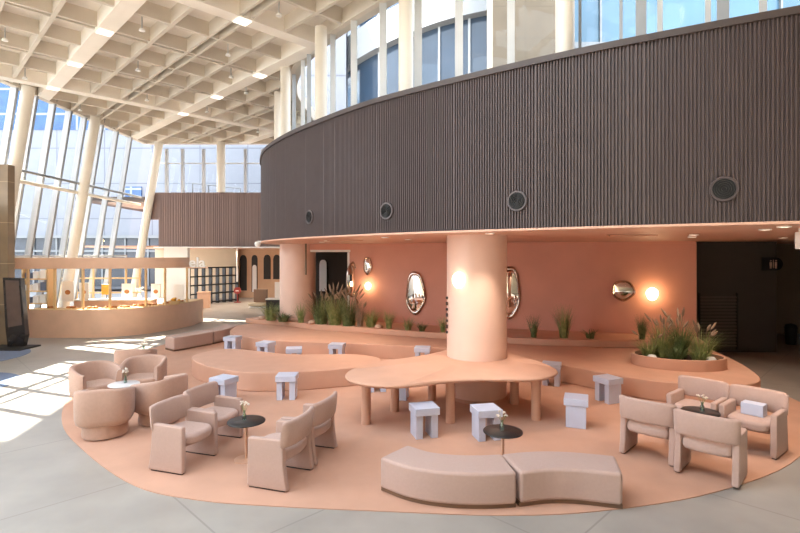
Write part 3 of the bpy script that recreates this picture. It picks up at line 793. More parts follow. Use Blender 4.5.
def sconce(loc, rz, lab, r=0.16, power=12):
    s = empty('wall_sconce', loc, rz, lab, 'wall lamp', 'round glowing wall lamps')
    prof = []
    mb = MB(); rings = []
    for k in range(7):
        t = k/6*math.pi/2
        rings.append([(r*math.cos(t)*math.cos(2*math.pi*i/28)*(1 + 0.06*math.sin(3*2*math.pi*i/28)) + 0.0005, -0.03 - 0.09*math.sin(t), 1.15*r*math.cos(t)*math.sin(2*math.pi*i/28)) for i in range(28)])
    mb.loft(rings).build('lamp_shade', M['sconce'], s, angle=80)
    MB().loft([[(0.07*math.cos(2*math.pi*i/20), y, 0.07*math.sin(2*math.pi*i/20)) for i in range(20)] for y in (0.0, -0.035)]).build('backplate', M['white'], s)
    l = bpy.data.lights.new('sconce_light', 'POINT'); l.energy = power; l.color = (1.0, 0.68, 0.34); l.shadow_soft_size = 0.12
    lo = bpy.data.objects.new('sconce_light', l); COL.objects.link(lo); lo.parent = s; lo.location = (0, -0.2, 0)
    return s
p, a = wall_at(652); sconce((p.x, p.y, zpx(294, p.y)), a, 'glowing wall lamp right of the small round mirror', 0.17, 14)
p, a = wall_at(368.5); sconce((p.x, p.y, zpx(286, p.y)), a, 'glowing wall lamp under the small oval mirror', 0.12, 10)
ca = R(228); sconce((1.63 + 0.63*math.cos(ca), 10.63 + 0.63*math.sin(ca), zpx(280, 10.2)), ca + R(90), 'glowing wall lamp on the big round column', 0.145, 0.5)

# raised lettering on the column edge
lt = empty('column_lettering', (1.0, 10.63, 1.5), 0, 'small dark raised letters running down the left edge of the big column', 'lettering')
for k in range(7):
    MB().box((-0.02 + 0.004, -0.12, -0.02 + 0.12*k - 0.1), (0.03, 0.05, 0.07 if k % 2 else 0.05), R(15)).build('letter', M['darkfoot'], lt, smooth=False)

# ------------------------------------------------------------------ soffit downlights
dl0 = None
dls = [(490, 9.3, 'right of the big column, nearer of two'), (500, 11.4, 'right of the big column, farther of two'), (692, 11.2, 'above the right planter, farther of two'), (694, 10.0, 'above the right planter, nearer of two'), (765, 7.9, 'near the band above the right armchairs'), (784, 7.1, 'nearest the camera at the right edge'), (783, 11.6, 'before the dark corridor at the right edge'),
       (385, 11.4, 'left of the big column, nearer of two'), (408, 13.0, 'left of the big column, farther of two'), (322, 15.6, 'over the grasses by the left column'), (327, 14.2, 'left end near the curved band')]
for px, D, w in dls:
    lab = 'small recessed ceiling downlight ' + w
    loc = (at(px, D), D, SOF - 0.05)
    if dl0 is None:
        dl0 = empty('downlight', loc, 0, lab, 'downlight', 'downlights in the peach soffit')
        MB().lathe([(0.05, 0.02), (0.085, 0.02), (0.09, 0.01), (0.085, 0.0), (0.055, 0.0), (0.05, 0.012)], n=24).build('trim_ring', M['white'], dl0)
        MB().lathe([(0.001, 0.008), (0.055, 0.008), (0.055, 0.012), (0.001, 0.012)], n=24).build('lens', M['downlight'], dl0)
    else: copy_thing(dl0, loc, 0, lab)
    l = bpy.data.lights.new('downlight_beam', 'SPOT'); l.energy = 85; l.color = (1.0, 0.82, 0.66); l.spot_size = R(95); l.spot_blend = 0.7; l.shadow_soft_size = 0.05
    lo = bpy.data.objects.new('downlight_beam', l); COL.objects.link(lo); lo.location = (loc[0], loc[1], loc[2] - 0.02)
for px, D, w, lab in ((345, 13.6, 0.9, 'dark slot grille in the soffit by the left column'), (632, 10.2, 0.9, 'dark slot grille in the soffit before the right wall lamp')):
    x = at(px, D); t = empty('slot_grille', (x, D, SOF - 0.045), 0, lab, 'air grille', 'slot grilles in the soffit')
    MB().box((0, 0, 0), (w, 0.12, 0.02)).build('grille_face', M['ventblack'], t, smooth=False)
    for s in (-1, 1): MB().box((0, s*0.075, 0), (w + 0.06, 0.03, 0.024)).build('frame', M['soffit'], t, smooth=False)

# ------------------------------------------------------------------ jet vents on the band
v0 = None
for px, py, lab in ((724, 189, 'round black air nozzle on the ribbed band, rightmost and largest looking'), (517.5, 201, 'round black air nozzle on the ribbed band right of the big column top'), (387, 211, 'round black air nozzle on the ribbed band left of the big column top'), (310, 217, 'round black air nozzle on the ribbed band, leftmost and smallest looking')):
    p = hit(px, BP); i = min(range(len(BP)), key=lambda k: (BP[k]-p).length)
    t = (BP[min(i+1, len(BP)-1)] - BP[max(0, i-1)]).normalized()
    nn = Vector((t.y, -t.x));
    if nn.dot(-p) < 0: nn = -nn
    rz = math.atan2(nn.y, nn.x) + R(90)
    loc = (p.x + nn.x*0.005, p.y + nn.y*0.005, zpx(py, p.y))
    if v0 is None:
        v0 = empty('air_nozzle', loc, rz, lab, 'air vent', 'round air nozzles on the band')
        def rg(r, y, n=40): return [(r*math.cos(2*math.pi*i/n), y, r*math.sin(2*math.pi*i/n)) for i in range(n)]
        MB().loft([rg(0.175, 0.03), rg(0.175, -0.02), rg(0.168, -0.028), rg(0.14, -0.028), rg(0.137, 0.0)], cap=False).build('ring', M['ring'], v0)
        MB().loft([rg(0.139, 0.0), rg(0.138, -0.012)]).build('face', M['ventblack'], v0)
        f_ = COL.objects[-1]
        for r_ in (0.118, 0.09, 0.062, 0.034): MB().loft([rg(r_, -0.012), rg(r_, -0.03), rg(r_ - 0.008, -0.03), rg(r_ - 0.008, -0.012)], loop=True).build('louvre', M['darker'], v0)
    else: copy_thing(v0, loc, rz, lab)

# ------------------------------------------------------------------ plants
def blades(mb, c, n, h, spread, r, w=0.012, droop=0.5):
    for _ in range(n):
        a = r.random()*6.283; rad = spread*0.35*math.sqrt(r.random())
        x0, y0 = c[0] + rad*math.cos(a), c[1] + rad*math.sin(a)
        hh = h*(0.55 + 0.5*r.random()); lean = spread*(0.3 + 0.9*r.random()); b = a + r.uniform(-0.6, 0.6)
        dx, dy = math.cos(b), math.sin(b); px_, py_ = -dy*w/2, dx*w/2
        pts = []
        for k in range(5):
            t = k/4; l = lean*t**1.8; z = hh*(t - droop*0.35*t**3*(lean/max(h, .1)))
            pts.append((x0 + dx*l, y0 + dy*l, c[2] + z, 1 - t*0.92))
        vs = []
        for x, y, z, s in pts: vs += [(x - px_*s, y - py_*s, z), (x + px_*s, y + py_*s, z)]
        mb.add(vs, [(2*k, 2*k+1, 2*k+3, 2*k+2) for k in range(4)])
def plumes(mb, c, n, h, spread, r):
    for _ in range(n):
        a = r.random()*6.283; l = spread*(0.2 + 0.8*r.random()); hh = h*(0.75 + 0.3*r.random())
        e = Vector((c[0] + l*math.cos(a), c[1] + l*math.sin(a), c[2] + hh)); b0_ = Vector((c[0] + l*0.2*math.cos(a), c[1] + l*0.2*math.sin(a), c[2]))
        m_ = b0_.lerp(e, 0.7) + Vector((0, 0, hh*0.08))
        mb.tube([b0_, b0_.lerp(m_, 0.5), m_], 0.004, 5)
        tip = e + Vector((math.cos(a)*0.08, math.sin(a)*0.08, -0.02))
        mb.tube([m_, m_.lerp(tip, 0.3), m_.lerp(tip, 0.65), tip], [0.006, 0.03, 0.026, 0.004], 6)
def grass(px, D, z, h, spread, n, lab, seed, m_='leaf', plume=0, name='ornamental_grass', w=0.014):
    x = at(px, D); r = random.Random(seed)
    t = empty(name, (x, D, z), 0, lab, 'plant', 'plants along the terracotta wall')
    mb = MB(); blades(mb, (0, 0, 0), n, h, spread, r, w); mb.build('foliage', M[m_], t, smooth=False)
    if plume:
        pm = MB(); plumes(pm, (0, 0, 0), plume, h*1.25, spread*0.8, r); pm.build('plumes', M['plume'], t)
    return t
LZ = 0.60
grass(271, 18.4, LZ, 0.72, 0.55, 300, 'green grass tuft left of the pink column in the planting bed', 1)
grass(283, 18.0, LZ, 0.38, 0.45, 160, 'low dark shrub at the foot of the pink column, left side', 12, 'leafdark', 0, 'low_shrub', 0.03)
grass(301, 17.75, LZ, 0.75, 0.28, 150, 'upright grass tuft in front of the pink column', 2)
grass(321, 17.45, LZ, 1.0, 0.6, 450, 'dense dark green grass clump in the doorway, left part', 3, 'leafdark', 8)
grass(335, 17.25, LZ, 1.15, 0.6, 420, 'tall grass clump with tan plumes in the middle of the doorway', 4, 'leaf', 16)
grass(349, 17.0, LZ, 1.15, 0.6, 400, 'tall grass clump with tan plumes below the edge on mirror', 5, 'leafdark', 16)
grass(360, 16.85, LZ, 0.8, 0.3, 120, 'reddish tan grass at the right end of the dense clumps', 6, 'plume', 5)
grass(371, 16.7, LZ, 0.66, 0.45, 260, 'green grass tuft under the left wall lamp', 7)
grass(389, 16.35, LZ, 0.66, 0.26, 160, 'narrow green grass tuft left of the egg shaped mirror', 8)
grass(408, 16.0, LZ, 0.46, 0.26, 130, 'short green grass tuft under the egg shaped mirror', 9)
grass(422, 15.75, LZ, 0.3, 0.22, 60, 'small dark leafy plant right below the egg shaped mirror', 10, 'leafdark', 0, 'low_shrub', 0.04)
grass(443, 15.6, LZ, 0.55, 0.22, 100, 'green grass tuft touching the left edge of the big column', 11)
grass(534, 14.6, LZ, 0.7, 0.24, 130, 'narrow green grass tuft right of the big column', 13, 'leafdark')
grass(564, 14.5, LZ, 1.0, 0.34, 220, 'tall full grass tuft in the middle of the right wall', 14)
grass(590, 14.42, LZ, 0.3, 0.3, 50, 'small spiky plant between the two taller tufts on the right wall', 15, 'leafdark', 0, 'low_shrub', 0.035)
grass(642, 14.25, LZ, 0.75, 0.26, 130, 'dark grass tuft below the right wall lamp', 16, 'leafdark')
# scattered ledge pebbles
for i, (px, D, lab) in enumerate([(262, 18.7, 'pale stone beside the leftmost grass tuft'), (312, 17.45, 'pale stone between the pink column and dense grasses'), (379, 16.4, 'pale stone under the left wall lamp grass')]):
    r = random.Random(i); mb = MB()
    mb.lathe([(0.01, 0), (0.12, 0.0), (0.15, 0.05), (0.10, 0.11), (0.01, 0.13)], (at(px, D), D, LZ), 10)
    tag(mb.build('stone', M['gravel'], angle=80), lab, 'stone', 'stones on the planting ledge')
# oval planter on the right of the platform
pc = (6.5, 11.7)
ov = lambda k: [(1.0*k*math.cos(2*math.pi*i/56), 0.66*k*math.sin(2*math.pi*i/56)) for i in range(56)]
ovp = empty('oval_planter', (pc[0], pc[1], 0.42), R(-14), 'low oval peach planter on the right part of the long platform', 'planter')
A = ov(1.0); B = ov(0.93)
mb = MB(); n = 56; vs = []
for p_, q_ in zip(A, B): vs += [(p_[0], p_[1], 0), (p_[0], p_[1], 0.25), (q_[0], q_[1], 0.25), (q_[0], q_[1], 0.05)]
mb.add(vs, [(4*i+k, 4*((i+1) % n)+k, 4*((i+1) % n)+k+1, 4*i+k+1) for i in range(n) for k in range(3)])
mb.build('rim', M['platform'], ovp, bevel=0.012)
MB().prism(ov(0.94), 0.0, 0.16).build('soil', M['soil'], ovp)
r = random.Random(50)
for i, (dx, dy, h, s, n, m_, pl_, lab) in enumerate([(-.62, .0, .5, .4, 150, 'leaf', 3, 'leftmost grass clump in the oval planter'), (-.28, .18, .85, .45, 220, 'leaf', 8, 'tall plumed grass clump left of centre in the oval planter'), (.1, .2, .95, .45, 220, 'leafdark', 8, 'tallest dark grass clump at the centre back of the oval planter'),
                                            (.5, .02, .75, .5, 200, 'leaf', 8, 'right grass clump with arching plumes in the oval planter'), (-.1, -.25, .4, .4, 150, 'leafdark', 0, 'low dark leafy plant at the front of the oval planter'), (.35, -.28, .38, .35, 120, 'leaf', 0, 'low bright grass at the front right of the oval planter')]):
    v = Matrix.Rotation(R(-14), 2) @ Vector((dx, dy))
    D = pc[1] + v.y; px = (pc[0] + v.x)/D*F + 400
    t = grass(px, D, 0.58, h, s, n, lab, 60 + i, m_, pl_, 'ornamental_grass', 0.018); t['group'] = 'plants in the oval planter'
for i, (dx, dy, lab) in enumerate([(-.62, -.3, 'pale stone at the left front of the oval planter'), (.62, -.24, 'pale stone at the right front of the oval planter')]):
    v = Matrix.Rotation(R(-14), 2) @ Vector((dx, dy))
    tag(MB().lathe([(0.01, 0), (0.09, 0.0), (0.11, 0.06), (0.07, 0.11), (0.01, 0.12)], (pc[0] + v.x, pc[1] + v.y, 0.58), 10).build('stone', M['white'], angle=80), lab, 'stone', 'stones in the oval planter')

# ------------------------------------------------------------------ left: stone block, totem, rugs
struct(MB().box((-15.1, 16.85, 3.0), (4.0, 0.3, 6.05)).build('wall_left_stone', M['stone'], smooth=False))
tt = empty('sign_totem', (-12.5, 16.25, 0), 0, 'black angular sign totem standing before the brown stone wall', 'sign totem')
prof = [(-0.18, 0.0), (0.30, 0.0), (0.39, 0.40), (0.36, 0.72), (0.23, 2.25), (-0.34, 2.27), (-0.25, 0.60)]
mb = MB(); n = len(prof)
mb.add([(x, -0.09, z) for x, z in prof] + [(x, 0.09, z) for x, z in prof], [tuple(range(n-1, -1, -1)), tuple(range(n, 2*n))] + [(i, (i+1) % n, n + (i+1) % n, n + i) for i in range(n)])
mb.build('body', M['totem'], tt, smooth=False)
MB().add([(-0.17, -0.095, 0.66), (0.29, -0.095, 0.74), (0.18, -0.095, 2.17), (-0.26, -0.095, 2.19)], [(0, 1, 2, 3)]).build('screen', mat('brown grey screen', (92, 74, 66), 0.25, 0.15, 3), tt, smooth=False)
MB().box((0.0, -0.2, 0.02), (1.3, 0.9, 0.05)).build('base_plate', M['darker'], tt, smooth=False)
def halfdisc(cx, cy, r, a0_, a1_): return [(cx, cy)] + [(cx + r*math.cos(R(a0_ + (a1_-a0_)*k/30)), cy + r*math.sin(R(a0_ + (a1_-a0_)*k/30))) for k in range(31)]
tag(MB().prism(circ(1.75, 48, -12.95, 14.6), 0, 0.01).build('round_rug', M['rug'], smooth=False), 'slate blue round rug before the black sign totem', 'rug', 'slate blue rugs at the left')
tag(MB().prism(circ(1.35, 48, -10.35, 11.4), 0, 0.01).build('round_rug', M['rug'], smooth=False), 'slate blue round rug at the left edge, partly in the sun', 'rug', 'slate blue rugs at the left')

# ------------------------------------------------------------------ kiosk
KP = cat([(-13.6, 18.1), (-12.5, 18.1), (-10.9, 18.15), (-9.9, 18.75), (-9.25, 19.8), (-8.85, 21.2), (-8.9, 22.6)], 8)
kd = 1.0
ki = empty('kiosk', (-11, 20, 0), 0, 'curved peach kiosk with a counter, thin posts and a floating fascia', 'kiosk')
loc = lambda P: [p - Vector((-11, 20)) for p in P]
MB().ribbon(loc(KP), loc(offset(KP, 0.12)), 0, 1.0).build('counter_front', M['kiosk'], ki)
MB().ribbon(loc(offset(KP, 0.02)), loc(offset(KP, 0.75)), 0.96, 1.02).build('counter_top', M['timber'], ki, smooth=False)
KF = cat([(-13.7, 17.5), (-12.6, 18.1), (-10.9, 18.25), (-9.6, 18.6), (-8.75, 19.4), (-8.5, 20.2)], 8)
MB().ribbon(loc(KF), loc(offset(KF, 0.3)), 2.5, 2.90).build('fascia', M['kiosk'], ki)
for px in (28, 55, 83, 110, 146, 165, 187):
    p = hit(px, offset(KP, 0.15))
    if p is None: continue
    MB().box((p.x + 11, p.y - 20, 1.75), (0.07, 0.07, 1.55)).build('post', M['timber'], ki, smooth=False)
# white sign at the fascia end
sg = empty('kiosk_sign', (-8.2, 20.1, 2.52), R(8), 'white three letter sign at the right end of the kiosk fascia', 'sign')
cu = bpy.data.curves.new('letters', 'FONT'); cu.body = 'ela'; cu.size = 0.56; cu.extrude = 0.02; cu.align_x = 'CENTER'; cu.materials.append(M['white'])
cu.offset = 0.012
tmp = bpy.data.objects.new('letters_source', cu); COL.objects.link(tmp); bpy.context.view_layer.update()
me = bpy.data.meshes.new_from_object(tmp.evaluated_get(bpy.context.evaluated_depsgraph_get())); bpy.data.objects.remove(tmp)
me.transform(Matrix.Translation((0.05, -0.03, 0.0)) @ Matrix.Rotation(R(90), 4, 'X'))
lo = bpy.data.objects.new('letters', me); COL.objects.link(lo); lo.parent = sg
MB().box((0.05, 0.03, -0.03), (0.8, 0.05, 0.04)).build('bracket', M['kiosk'], sg, smooth=False)
# inner counter
ic = empty('inner_counter', (-11.55, 20.35, 0), R(3), 'peach inner service counter inside the kiosk', 'counter')
MB().box((0, 0, 0.58), (3.0, 0.6, 1.16)).build('body', M['kiosk'], ic, smooth=False)
MB().box((0, 0, 1.19), (3.1, 0.7, 0.05)).build('worktop', M['white'], ic, smooth=False)
def poster(px, D, zc, w, h, lab, pic=True, tilt=-8):
    t = empty('easel_poster', (at(px, D), D, zc - h/2), R(random.uniform(-10, 10)), lab, 'poster', 'white picture boards inside the kiosk')
    MB().box((0, 0, h/2), (w, 0.03, h)).build('board', M['paper'], t, smooth=False)
    if pic:
        MB().loft([[(w*0.24*math.cos(2*math.pi*i/20), y, h*0.45 + w*0.2*math.sin(2*math.pi*i/20)) for i in range(20)] for y in (-0.016, -0.022)]).build('picture', M['bread'], t)
    MB().box((0, 0.05, h*0.3), (0.05, 0.05, h*0.6)).build('stand', M['timber'], t, smooth=False)
poster(68, 19.6, 1.58, 0.46, 0.8, 'white board with a round brown picture, left in the kiosk by a thin post')
poster(84, 19.9, 1.56, 0.4, 0.68, 'white board with a brown picture just right of the second kiosk post')
poster(127, 20.45, 1.53, 0.42, 0.6, 'white board with a brown picture left of the flower vase on the inner counter')
poster(156, 20.5, 1.53, 0.42, 0.58, 'white board with a brown picture right end of the inner counter')
poster(179, 20.4, 1.5, 0.42, 0.6, 'blank white tilted board at the right end of the kiosk', False)
# yellow chair
yc = empty('yellow_chair', (at(103, 21.6), 21.6, 0), R(170), 'bright yellow chair back showing inside the kiosk', 'chair')
MB().box((0, 0, 1.0), (0.42, 0.42, 0.04)).build('seat', M['yellow'], yc, bevel=0.01)
MB().prism([(-.22, -.2), (.22, -.2), (.22, -.16), (-.22, -.16)], 1.28, 1.72).build('backrest', M['yellow'], yc, bevel=0.01)
for sx in (-.18, .18):
    MB().tube([(sx, -.18, 0), (sx, -.18, 1.4)], 0.015, 8).build('leg', M['timber'], yc); MB().tube([(sx, .18, 0), (sx, .18, 1.0)], 0.015, 8).build('leg', M['timber'], yc)
# shelf at left in kiosk
sh = empty('display_shelf', (at(38, 19.15), 19.15, 0), 0, 'tall timber display shelf with white boxes at the left end of the kiosk', 'shelf')
for z in (1.15, 1.62, 2.08): MB().box((0, 0, z), (1.0, 0.35, 0.05)).build('shelf_board', M['timber'], sh, smooth=False)
for x in (-.48, .48): MB().box((x, 0, 1.25), (0.05, 0.35, 2.5)).build('side_post', M['timber'], sh, smooth=False)
bx0 = 0
for z, nm in ((1.175, 'lower'), (1.645, 'middle'), (2.105, 'upper')):
    for k, x in enumerate((-.3, 0.0, .28)):
        h = 0.22 + 0.05*((k*7) % 3)
        o = MB().box((at(38, 19.15) + x, 19.12, z + h/2), (0.2, 0.2, h)).build('gift_box', M['white'] if (k + int(z*3)) % 3 else M['rug'], smooth=False)
        tag(o, ('white' if (k + int(z*3)) % 3 else 'blue') + ' box on the %s board of the kiosk display shelf, %s' % (nm, ('left end', 'middle', 'right end')[k]), 'box', 'boxes on the kiosk display shelf')
# timber lattice partition
la = empty('timber_lattice', (at(105, 22.6), 22.6, 0), R(6), 'timber frame partition behind the kiosk counter', 'partition frame')
for x in (-1.9, -1.2, -.5, .2, .9, 1.5): MB().box((x, 0, 1.25), (0.07, 0.07, 2.5)).build('upright', M['timber'], la, smooth=False)
for z in (1.3, 1.95, 2.42): MB().box((-.2, 0, z), (3.5, 0.05, 0.06)).build('rail', M['timber'], la, smooth=False)
# pastry trays on the counter
r = random.Random(9); tr = None
pt = [p for p in offset(KP, 0.38)]
for i, s in enumerate((6, 10, 14, 18, 22, 26, 30, 34, 38)):
    p = pt[s]; a = math.atan2(pt[s+1].y - pt[s-1].y, pt[s+1].x - pt[s-1].x)
    nm = ['leftmost on the counter', 'second from the left on the counter', 'third from the left on the counter', 'left of the counter middle', 'at the counter middle', 'right of the counter middle', 'where the counter begins to bend', 'on the counter bend', 'at the right end of the counter'][i]
    t = empty('pastry_tray', (p.x, p.y, 1.02), a, 'timber tray of brown pastries ' + nm, 'tray', 'pastry trays on the kiosk counter')
    MB().box((0, 0, 0.012), (0.44, 0.34, 0.024)).build('tray', M['timber'], t, smooth=False)
    mb = MB()
    for k in range(10):
        mb.lathe([(0.005, 0), (0.045, 0.005), (0.055, 0.03), (0.035, 0.06), (0.005, 0.07)], (r.uniform(-.17, .17), r.uniform(-.12, .12), 0.024), 9)
    tag(mb.build('pastries', M['bread'], t, angle=80), kind='stuff')
# fruit basket / flowers
fb = empty('flower_vase', (at(140, 20.5), 20.45, 1.215), 0, 'white vase of pale flowers on the kiosk inner counter', 'vase')
MB().lathe([(0.06, 0), (0.09, 0.08), (0.05, 0.2), (0.06, 0.22)], n=18).build('vase', M['white'], fb)
mb = MB()
for k in range(26): mb.lathe([(0.001, -.03), (0.03, 0), (0.001, .03)], (r.uniform(-.12, .12), r.uniform(-.12, .12), 0.28 + r.random()*0.2), 7)
mb.build('flowers', M['petal'], fb)
br = empty('bread_basket', (at(176, 20.2), 20.1, 1.02), 0, 'basket piled with golden bread near the right end of the kiosk', 'basket')
MB().lathe([(0.16, 0), (0.26, 0.14), (0.25, 0.14), (0.15, 0.02)], n=24).build('basket', M['timber'], br)
mb = MB()
for k in range(14): mb.lathe([(0.01, -.05), (0.07, 0), (0.01, .05)], (r.uniform(-.17, .17), r.uniform(-.17, .17), 0.14 + r.random()*0.1), 9)
tag(mb.build('bread', M['yellow'], br, angle=80), kind='stuff')

# ------------------------------------------------------------------ far corridor under the back band
struct(MB().box((at(176, 26.3), 26.4, SOF/2), (1.25, 0.3, SOF)).build('wall_pier', M['white'], smooth=False))
struct(MB().box((-14.2, 34.8, SOF/2), (5.6, 0.2, SOF)).build('wall_corridor', M['cream'], smooth=False))
struct(MB().box((at(234, 38), 38.3, SOF/2), (2.4, 0.2, SOF)).build('wall_corridor_end', M['taupe'], smooth=False))
# arcade wall with arched niches
aw = empty('wall_arcade', (-9.3, 35.2, 0), R(0)); struct(aw, 'tan wall with arched niches at the end of the corridor')
MB().box((1.4, 0.1, SOF/2), (7.0, 0.2, SOF)).build('wall_face', M['tan'], aw, smooth=False)
MB().box((2.7, -0.03, 0.55), (4.4, 0.08, 1.1)).build('wainscot', M['white'], aw, smooth=False)
def arch(w, h, n=10):
    r_ = w*0.75
    pts = [(-w/2, 0), (w/2, 0)]
    for k in range(n + 1): t = k/n*math.pi/2; pts.append((w/2*math.cos(t)**0.8 if k < n else 0.0, h - r_ + r_*math.sin(t)))
    for k in range(n - 1, -1, -1): t = k/n*math.pi/2; pts.append((-w/2*math.cos(t)**0.8, h - r_ + r_*math.sin(t)))
    return pts
for px, w, z_, h_, m_ in ((243.3, .5, .5, 2.5, 'darker'), (254.6, .42, .4, 2.6, 'darker'), (267.2, .5, 1.3, 1.72, 'darker'), (276.8, .5, 1.3, 1.72, 'darker'), (287, .5, 1.3, 1.72, 'darker'), (254.6, .3, .4, 1.9, 'white')):
    x = at(px, 35.2) + 9.3; P_ = arch(w, h_); n = len(P_); mb = MB(); e_ = -0.04 if m_ == 'white' else -0.02
    mb.add([(x + p_[0], e_, p_[1] + z_) for p_ in P_] + [(x + p_[0], 0.02, p_[1] + z_) for p_ in P_], [tuple(range(n-1, -1, -1)), tuple(range(n, 2*n))] + [(i, (i+1) % n, n + (i+1) % n, n + i) for i in range(n)])
    mb.build('niche' if m_ == 'darker' else 'painted_lit_doorway', M[m_], aw, smooth=False)  # white plate carries the doorway's light as colour
gs = empty('grid_shelf', (at(214, 31.2), 31.2, 0), R(57), 'tall black grid shelf standing before the cream corridor wall', 'shelf')
for k in range(8): MB().box((-1.75 + .5*k, 0, 1.12), (0.06, 0.3, 2.24)).build('upright', M['ventblack'], gs, smooth=False)
for k in range(5): MB().box((0, 0, 0.1 + .53*k), (3.56, 0.3, 0.07)).build('shelf_board', M['ventblack'], gs, smooth=False)
pb = empty('pink_pedestal', (at(204, 28.4), 28.4, 0), R(8), 'peach box pedestal right of the kiosk', 'pedestal')
MB().box((0, 0, 0.44), (0.62, 0.5, 0.88)).build('body', M['kiosk'], pb, bevel=0.01); MB().box((0, 0, 0.9), (0.66, 0.54, 0.04)).build('top', M['kiosk'], pb, smooth=False)
rs = empty('red_sign_stand', (at(237.5, 31.6), 31.6, 0), 0, 'dark red round topped stand in the corridor entrance', 'stand')
MB().lathe([(0.22, 0), (0.22, 0.03), (0.04, 0.06), (0.04, 0.55)], n=20).build('pole', M['red'], rs)
MB().loft([[(0.22*math.cos(2*math.pi*i/28), y, 0.74 + 0.22*math.sin(2*math.pi*i/28)) for i in range(28)] for y in (-.06, .06)]).build('disc', M['red'], rs)
MB().box((0, -0.07, 0.74), (0.2, 0.02, 0.05)).build('stripe', M['paper'], rs, smooth=False)
tag(MB().tube([(at(237.3, 30), 30, 1.4), (at(237.3, 30), 30, SOF - 0.03)], 0.05, 10).build('hanging_rod', M['white']), 'white rod hanging from the corridor soffit', 'rod')
sf = empty('lounge_bench', (at(258, 28.5), 28.5, 0), R(-4), 'brown and white bench in the corridor beside the pink column', 'bench')
MB().box((0, 0, 0.2), (0.95, 0.6, 0.16)).build('seat', M['cream'], sf, bevel=0.02); MB().box((0, 0.05, 0.03), (0.95, 0.5, 0.06)).build('base', M['white'], sf, smooth=False)
MB().box((0.06, 0.26, 0.65), (0.8, 0.1, 0.75)).build('backrest', M['plinth'], sf, bevel=0.02)
db = empty('dark_planter_box', (at(275, 26.6), 26.6, 0), 0, 'dark box unit just left of the pink column with a white top', 'box unit')
MB().box((0, 0, 0.32), (0.8, 0.6, 0.64)).build('body', M['darker'], db, bevel=0.01); MB().box((0, 0, 0.67), (0.86, 0.64, 0.06)).build('top', M['white'], db, smooth=False)
sconce((at(287.5, 35.0) , 35.15, zpx(270, 35)), 0, 'round glowing wall lamp on the tan arcade wall', 0.42, 20)
tag(MB().tube([(at(305.5, 18.1), 18.16, 2.28), (at(305.5, 18.1), 18.16, SOF - 0.03)], 0.035, 10).build('hanging_rod', M['taupe']), 'dark rod hanging in front of the pink column', 'rod')
wc = empty('ceiling_camera', (at(258.5, 16.2), 16.1, 3.36), 0, 'small white ball camera under the left end of the ribbed band', 'camera')
MB().lathe([(0.01, -0.1), (0.07, -0.08), (0.1, 0.0), (0.08, 0.06), (0.03, 0.08)], n=18).build('housing', M['white'], wc); MB().tube([(0, 0, 0.07), (0.35, 0.0, 0.07)], 0.03, 8).build('bracket', M['white'], wc)

for px, D, w in ((215, 27.6, 'nearest the back band'), (232, 30.0, 'by the red stand'), (262, 31.0, 'before the arcade wall')):  # downlights added to brighten the dark corridor
    loc = (at(px, D), D, SOF - 0.05)
    copy_thing(dl0, loc, 0, 'small added downlight brightening the corridor ' + w)
    l = bpy.data.lights.new('downlight_beam', 'SPOT'); l.energy = 260; l.color = (1.0, 0.86, 0.7); l.spot_size = R(140); l.spot_blend = 0.8; l.shadow_soft_size = 0.08
    lo = bpy.data.objects.new('downlight_beam', l); COL.objects.link(lo); lo.location = (loc[0], loc[1], loc[2] - 0.02)
am = empty('arched_mirror', (at(323, 20.75), 20.76, 1.5), 0, 'arched mirror with its bright reflection painted white, on the dark wall inside the doorway', 'mirror')
P_ = arch(0.3, 1.3); n = len(P_); mb = MB()
mb.add([(x, -.03, z) for x, z in P_] + [(x, .03, z) for x, z in P_], [tuple(range(n-1, -1, -1)), tuple(range(n, 2*n))] + [(i, (i+1) % n, n + (i+1) % n, n + i) for i in range(n)])
mb.build('mirror_face', M['white'], am, smooth=False)  # white paint stands in for the mirror's bright reflection
# ------------------------------------------------------------------ right dark corridor
vg = empty('wall_louvre', (at(719.5, 15.3) , 15.37, 0.12), 0, 'dark louvred grille low on the dark wall behind the oval planter', 'air grille')
for k in range(16): MB().box((0, 0, 0.08 + 0.1*k), (1.12, 0.05, 0.05), 0, 0).build('louvre', M['louvre'], vg, smooth=False)
for x in (-.58, .58): MB().box((x, 0, 0.85), (0.04, 0.07, 1.72)).build('frame', M['darker'], vg, smooth=False)
ws = empty('restroom_sign', (at(764, 15.2) + 0.02, 15.3, zpx(264, 15.2) - 0.2), 0, 'black half round restroom sign projecting from the dark wall corner', 'sign')
P_ = [(0.0, 0.0), (0.4, 0.0)] + [(0.4 + 0.22*math.cos(R(a)), 0.2 + 0.2*math.sin(R(a))) for a in range(-80, 81, 10)] + [(0.4, 0.4), (0.0, 0.4)]
n = len(P_); mb = MB(); mb.add([(x, -.02, z) for x, z in P_] + [(x, .02, z) for x, z in P_], [tuple(range(n-1, -1, -1)), tuple(range(n, 2*n))] + [(i, (i+1) % n, n + (i+1) % n, n + i) for i in range(n)])
mb.build('plate', M['ventblack'], ws, smooth=False)
for x in (0.24, 0.40):
    mb = MB(); mb.lathe([(0.001, -.025), (0.024, 0), (0.001, .025)], (x, -0.028, 0.30), 10); mb.box((x, -.026, 0.2), (0.06, 0.012, 0.11)); mb.box((x - .015, -.026, 0.11), (0.02, 0.012, 0.1)); mb.box((x + .015, -.026, 0.11), (0.02, 0.012, 0.1))
    mb.build('person_symbol', M['tubfabric'], ws)
MB().box((0.32, -.026, 0.2), (0.012, 0.012, 0.26)).build('divider', M['tubfabric'], ws, smooth=False)
tb_ = empty('waste_bin', (at(791, 16.8), 16.8, 0), 0, 'black bin standing in the dark corridor at the right edge', 'bin')
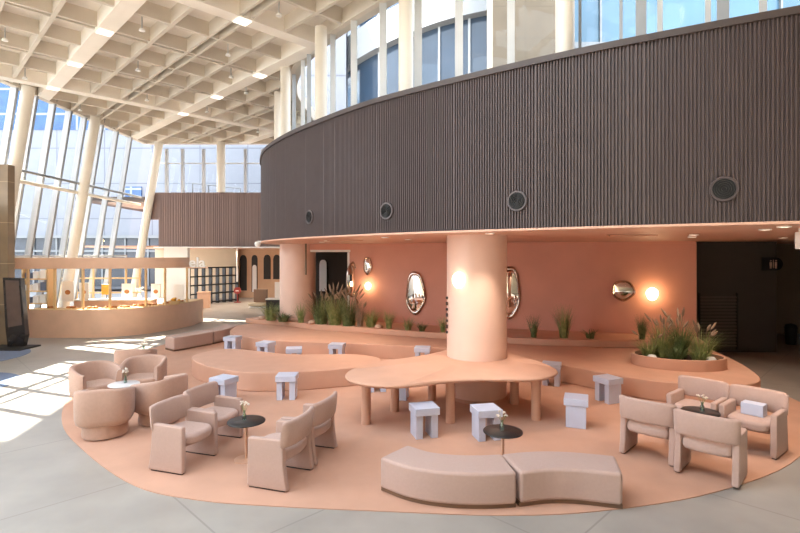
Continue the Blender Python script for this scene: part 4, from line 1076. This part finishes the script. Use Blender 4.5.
MB().lathe([(0.15, 0), (0.18, 0.55), (0.17, 0.56)], n=24).build('body', M['ventblack'], tb_); MB().lathe([(0.19, 0.55), (0.15, 0.66), (0.02, 0.7)], n=24).build('lid', M['ventblack'], tb_)
wb = empty('ceiling_speaker', (at(801, 7.6), 7.6, 3.22), 0, 'white box fixture hanging at the right edge under the soffit', 'fixture')
MB().box((0, 0, 0.0), (0.1, 0.12, 0.26)).build('housing', M['white'], wb, bevel=0.01); MB().box((0, 0, 0.16), (0.04, 0.04, 0.1)).build('bracket', M['white'], wb, smooth=False)

# ------------------------------------------------------------------ light
w = bpy.data.worlds.new('world'); SC.world = w; w.use_nodes = True
nt = w.node_tree; N = nt.nodes; L = nt.links; bg = N['Background']
tc = N.new('ShaderNodeTexCoord'); sep = N.new('ShaderNodeSeparateXYZ'); L.new(tc.outputs['Generated'], sep.inputs[0])
cr = N.new('ShaderNodeValToRGB'); L.new(sep.outputs['Z'], cr.inputs[0])
cr.color_ramp.elements[0].position = 0.0; cr.color_ramp.elements[0].color = (0.89, 0.93, 0.99, 1)
cr.color_ramp.elements[1].position = 0.75; cr.color_ramp.elements[1].color = (0.78, 0.87, 1.0, 1)
L.new(cr.outputs[0], bg.inputs['Color']); bg.inputs['Strength'].default_value = 3.6
sl = bpy.data.lights.new('sun', 'SUN'); sl.energy = 24; sl.angle = R(0.6); sl.color = (1.0, 0.93, 0.82)
so = bpy.data.objects.new('sun', sl); COL.objects.link(so)
d = Vector((0.90, -0.43, 0)).normalized(); el = R(45)
dv = Vector((d.x*math.cos(el), d.y*math.cos(el), -math.sin(el)))
so.rotation_euler = dv.to_track_quat('-Z', 'Y').to_euler(); so.location = (-20, 30, 25)

vs_ = SC.view_settings; SC.display_settings.display_device = 'sRGB'
vs_.view_transform = 'Standard'; vs_.look = 'None'; vs_.gamma = 1.0; vs_.exposure = 0.84; vs_.use_curve_mapping = False
cy_ = SC.cycles
cy_.max_bounces = 10; cy_.diffuse_bounces = 5; cy_.glossy_bounces = 4; cy_.transparent_max_bounces = 16; cy_.sample_clamp_indirect = 8.0
cy_.caustics_reflective = False; cy_.caustics_refractive = False
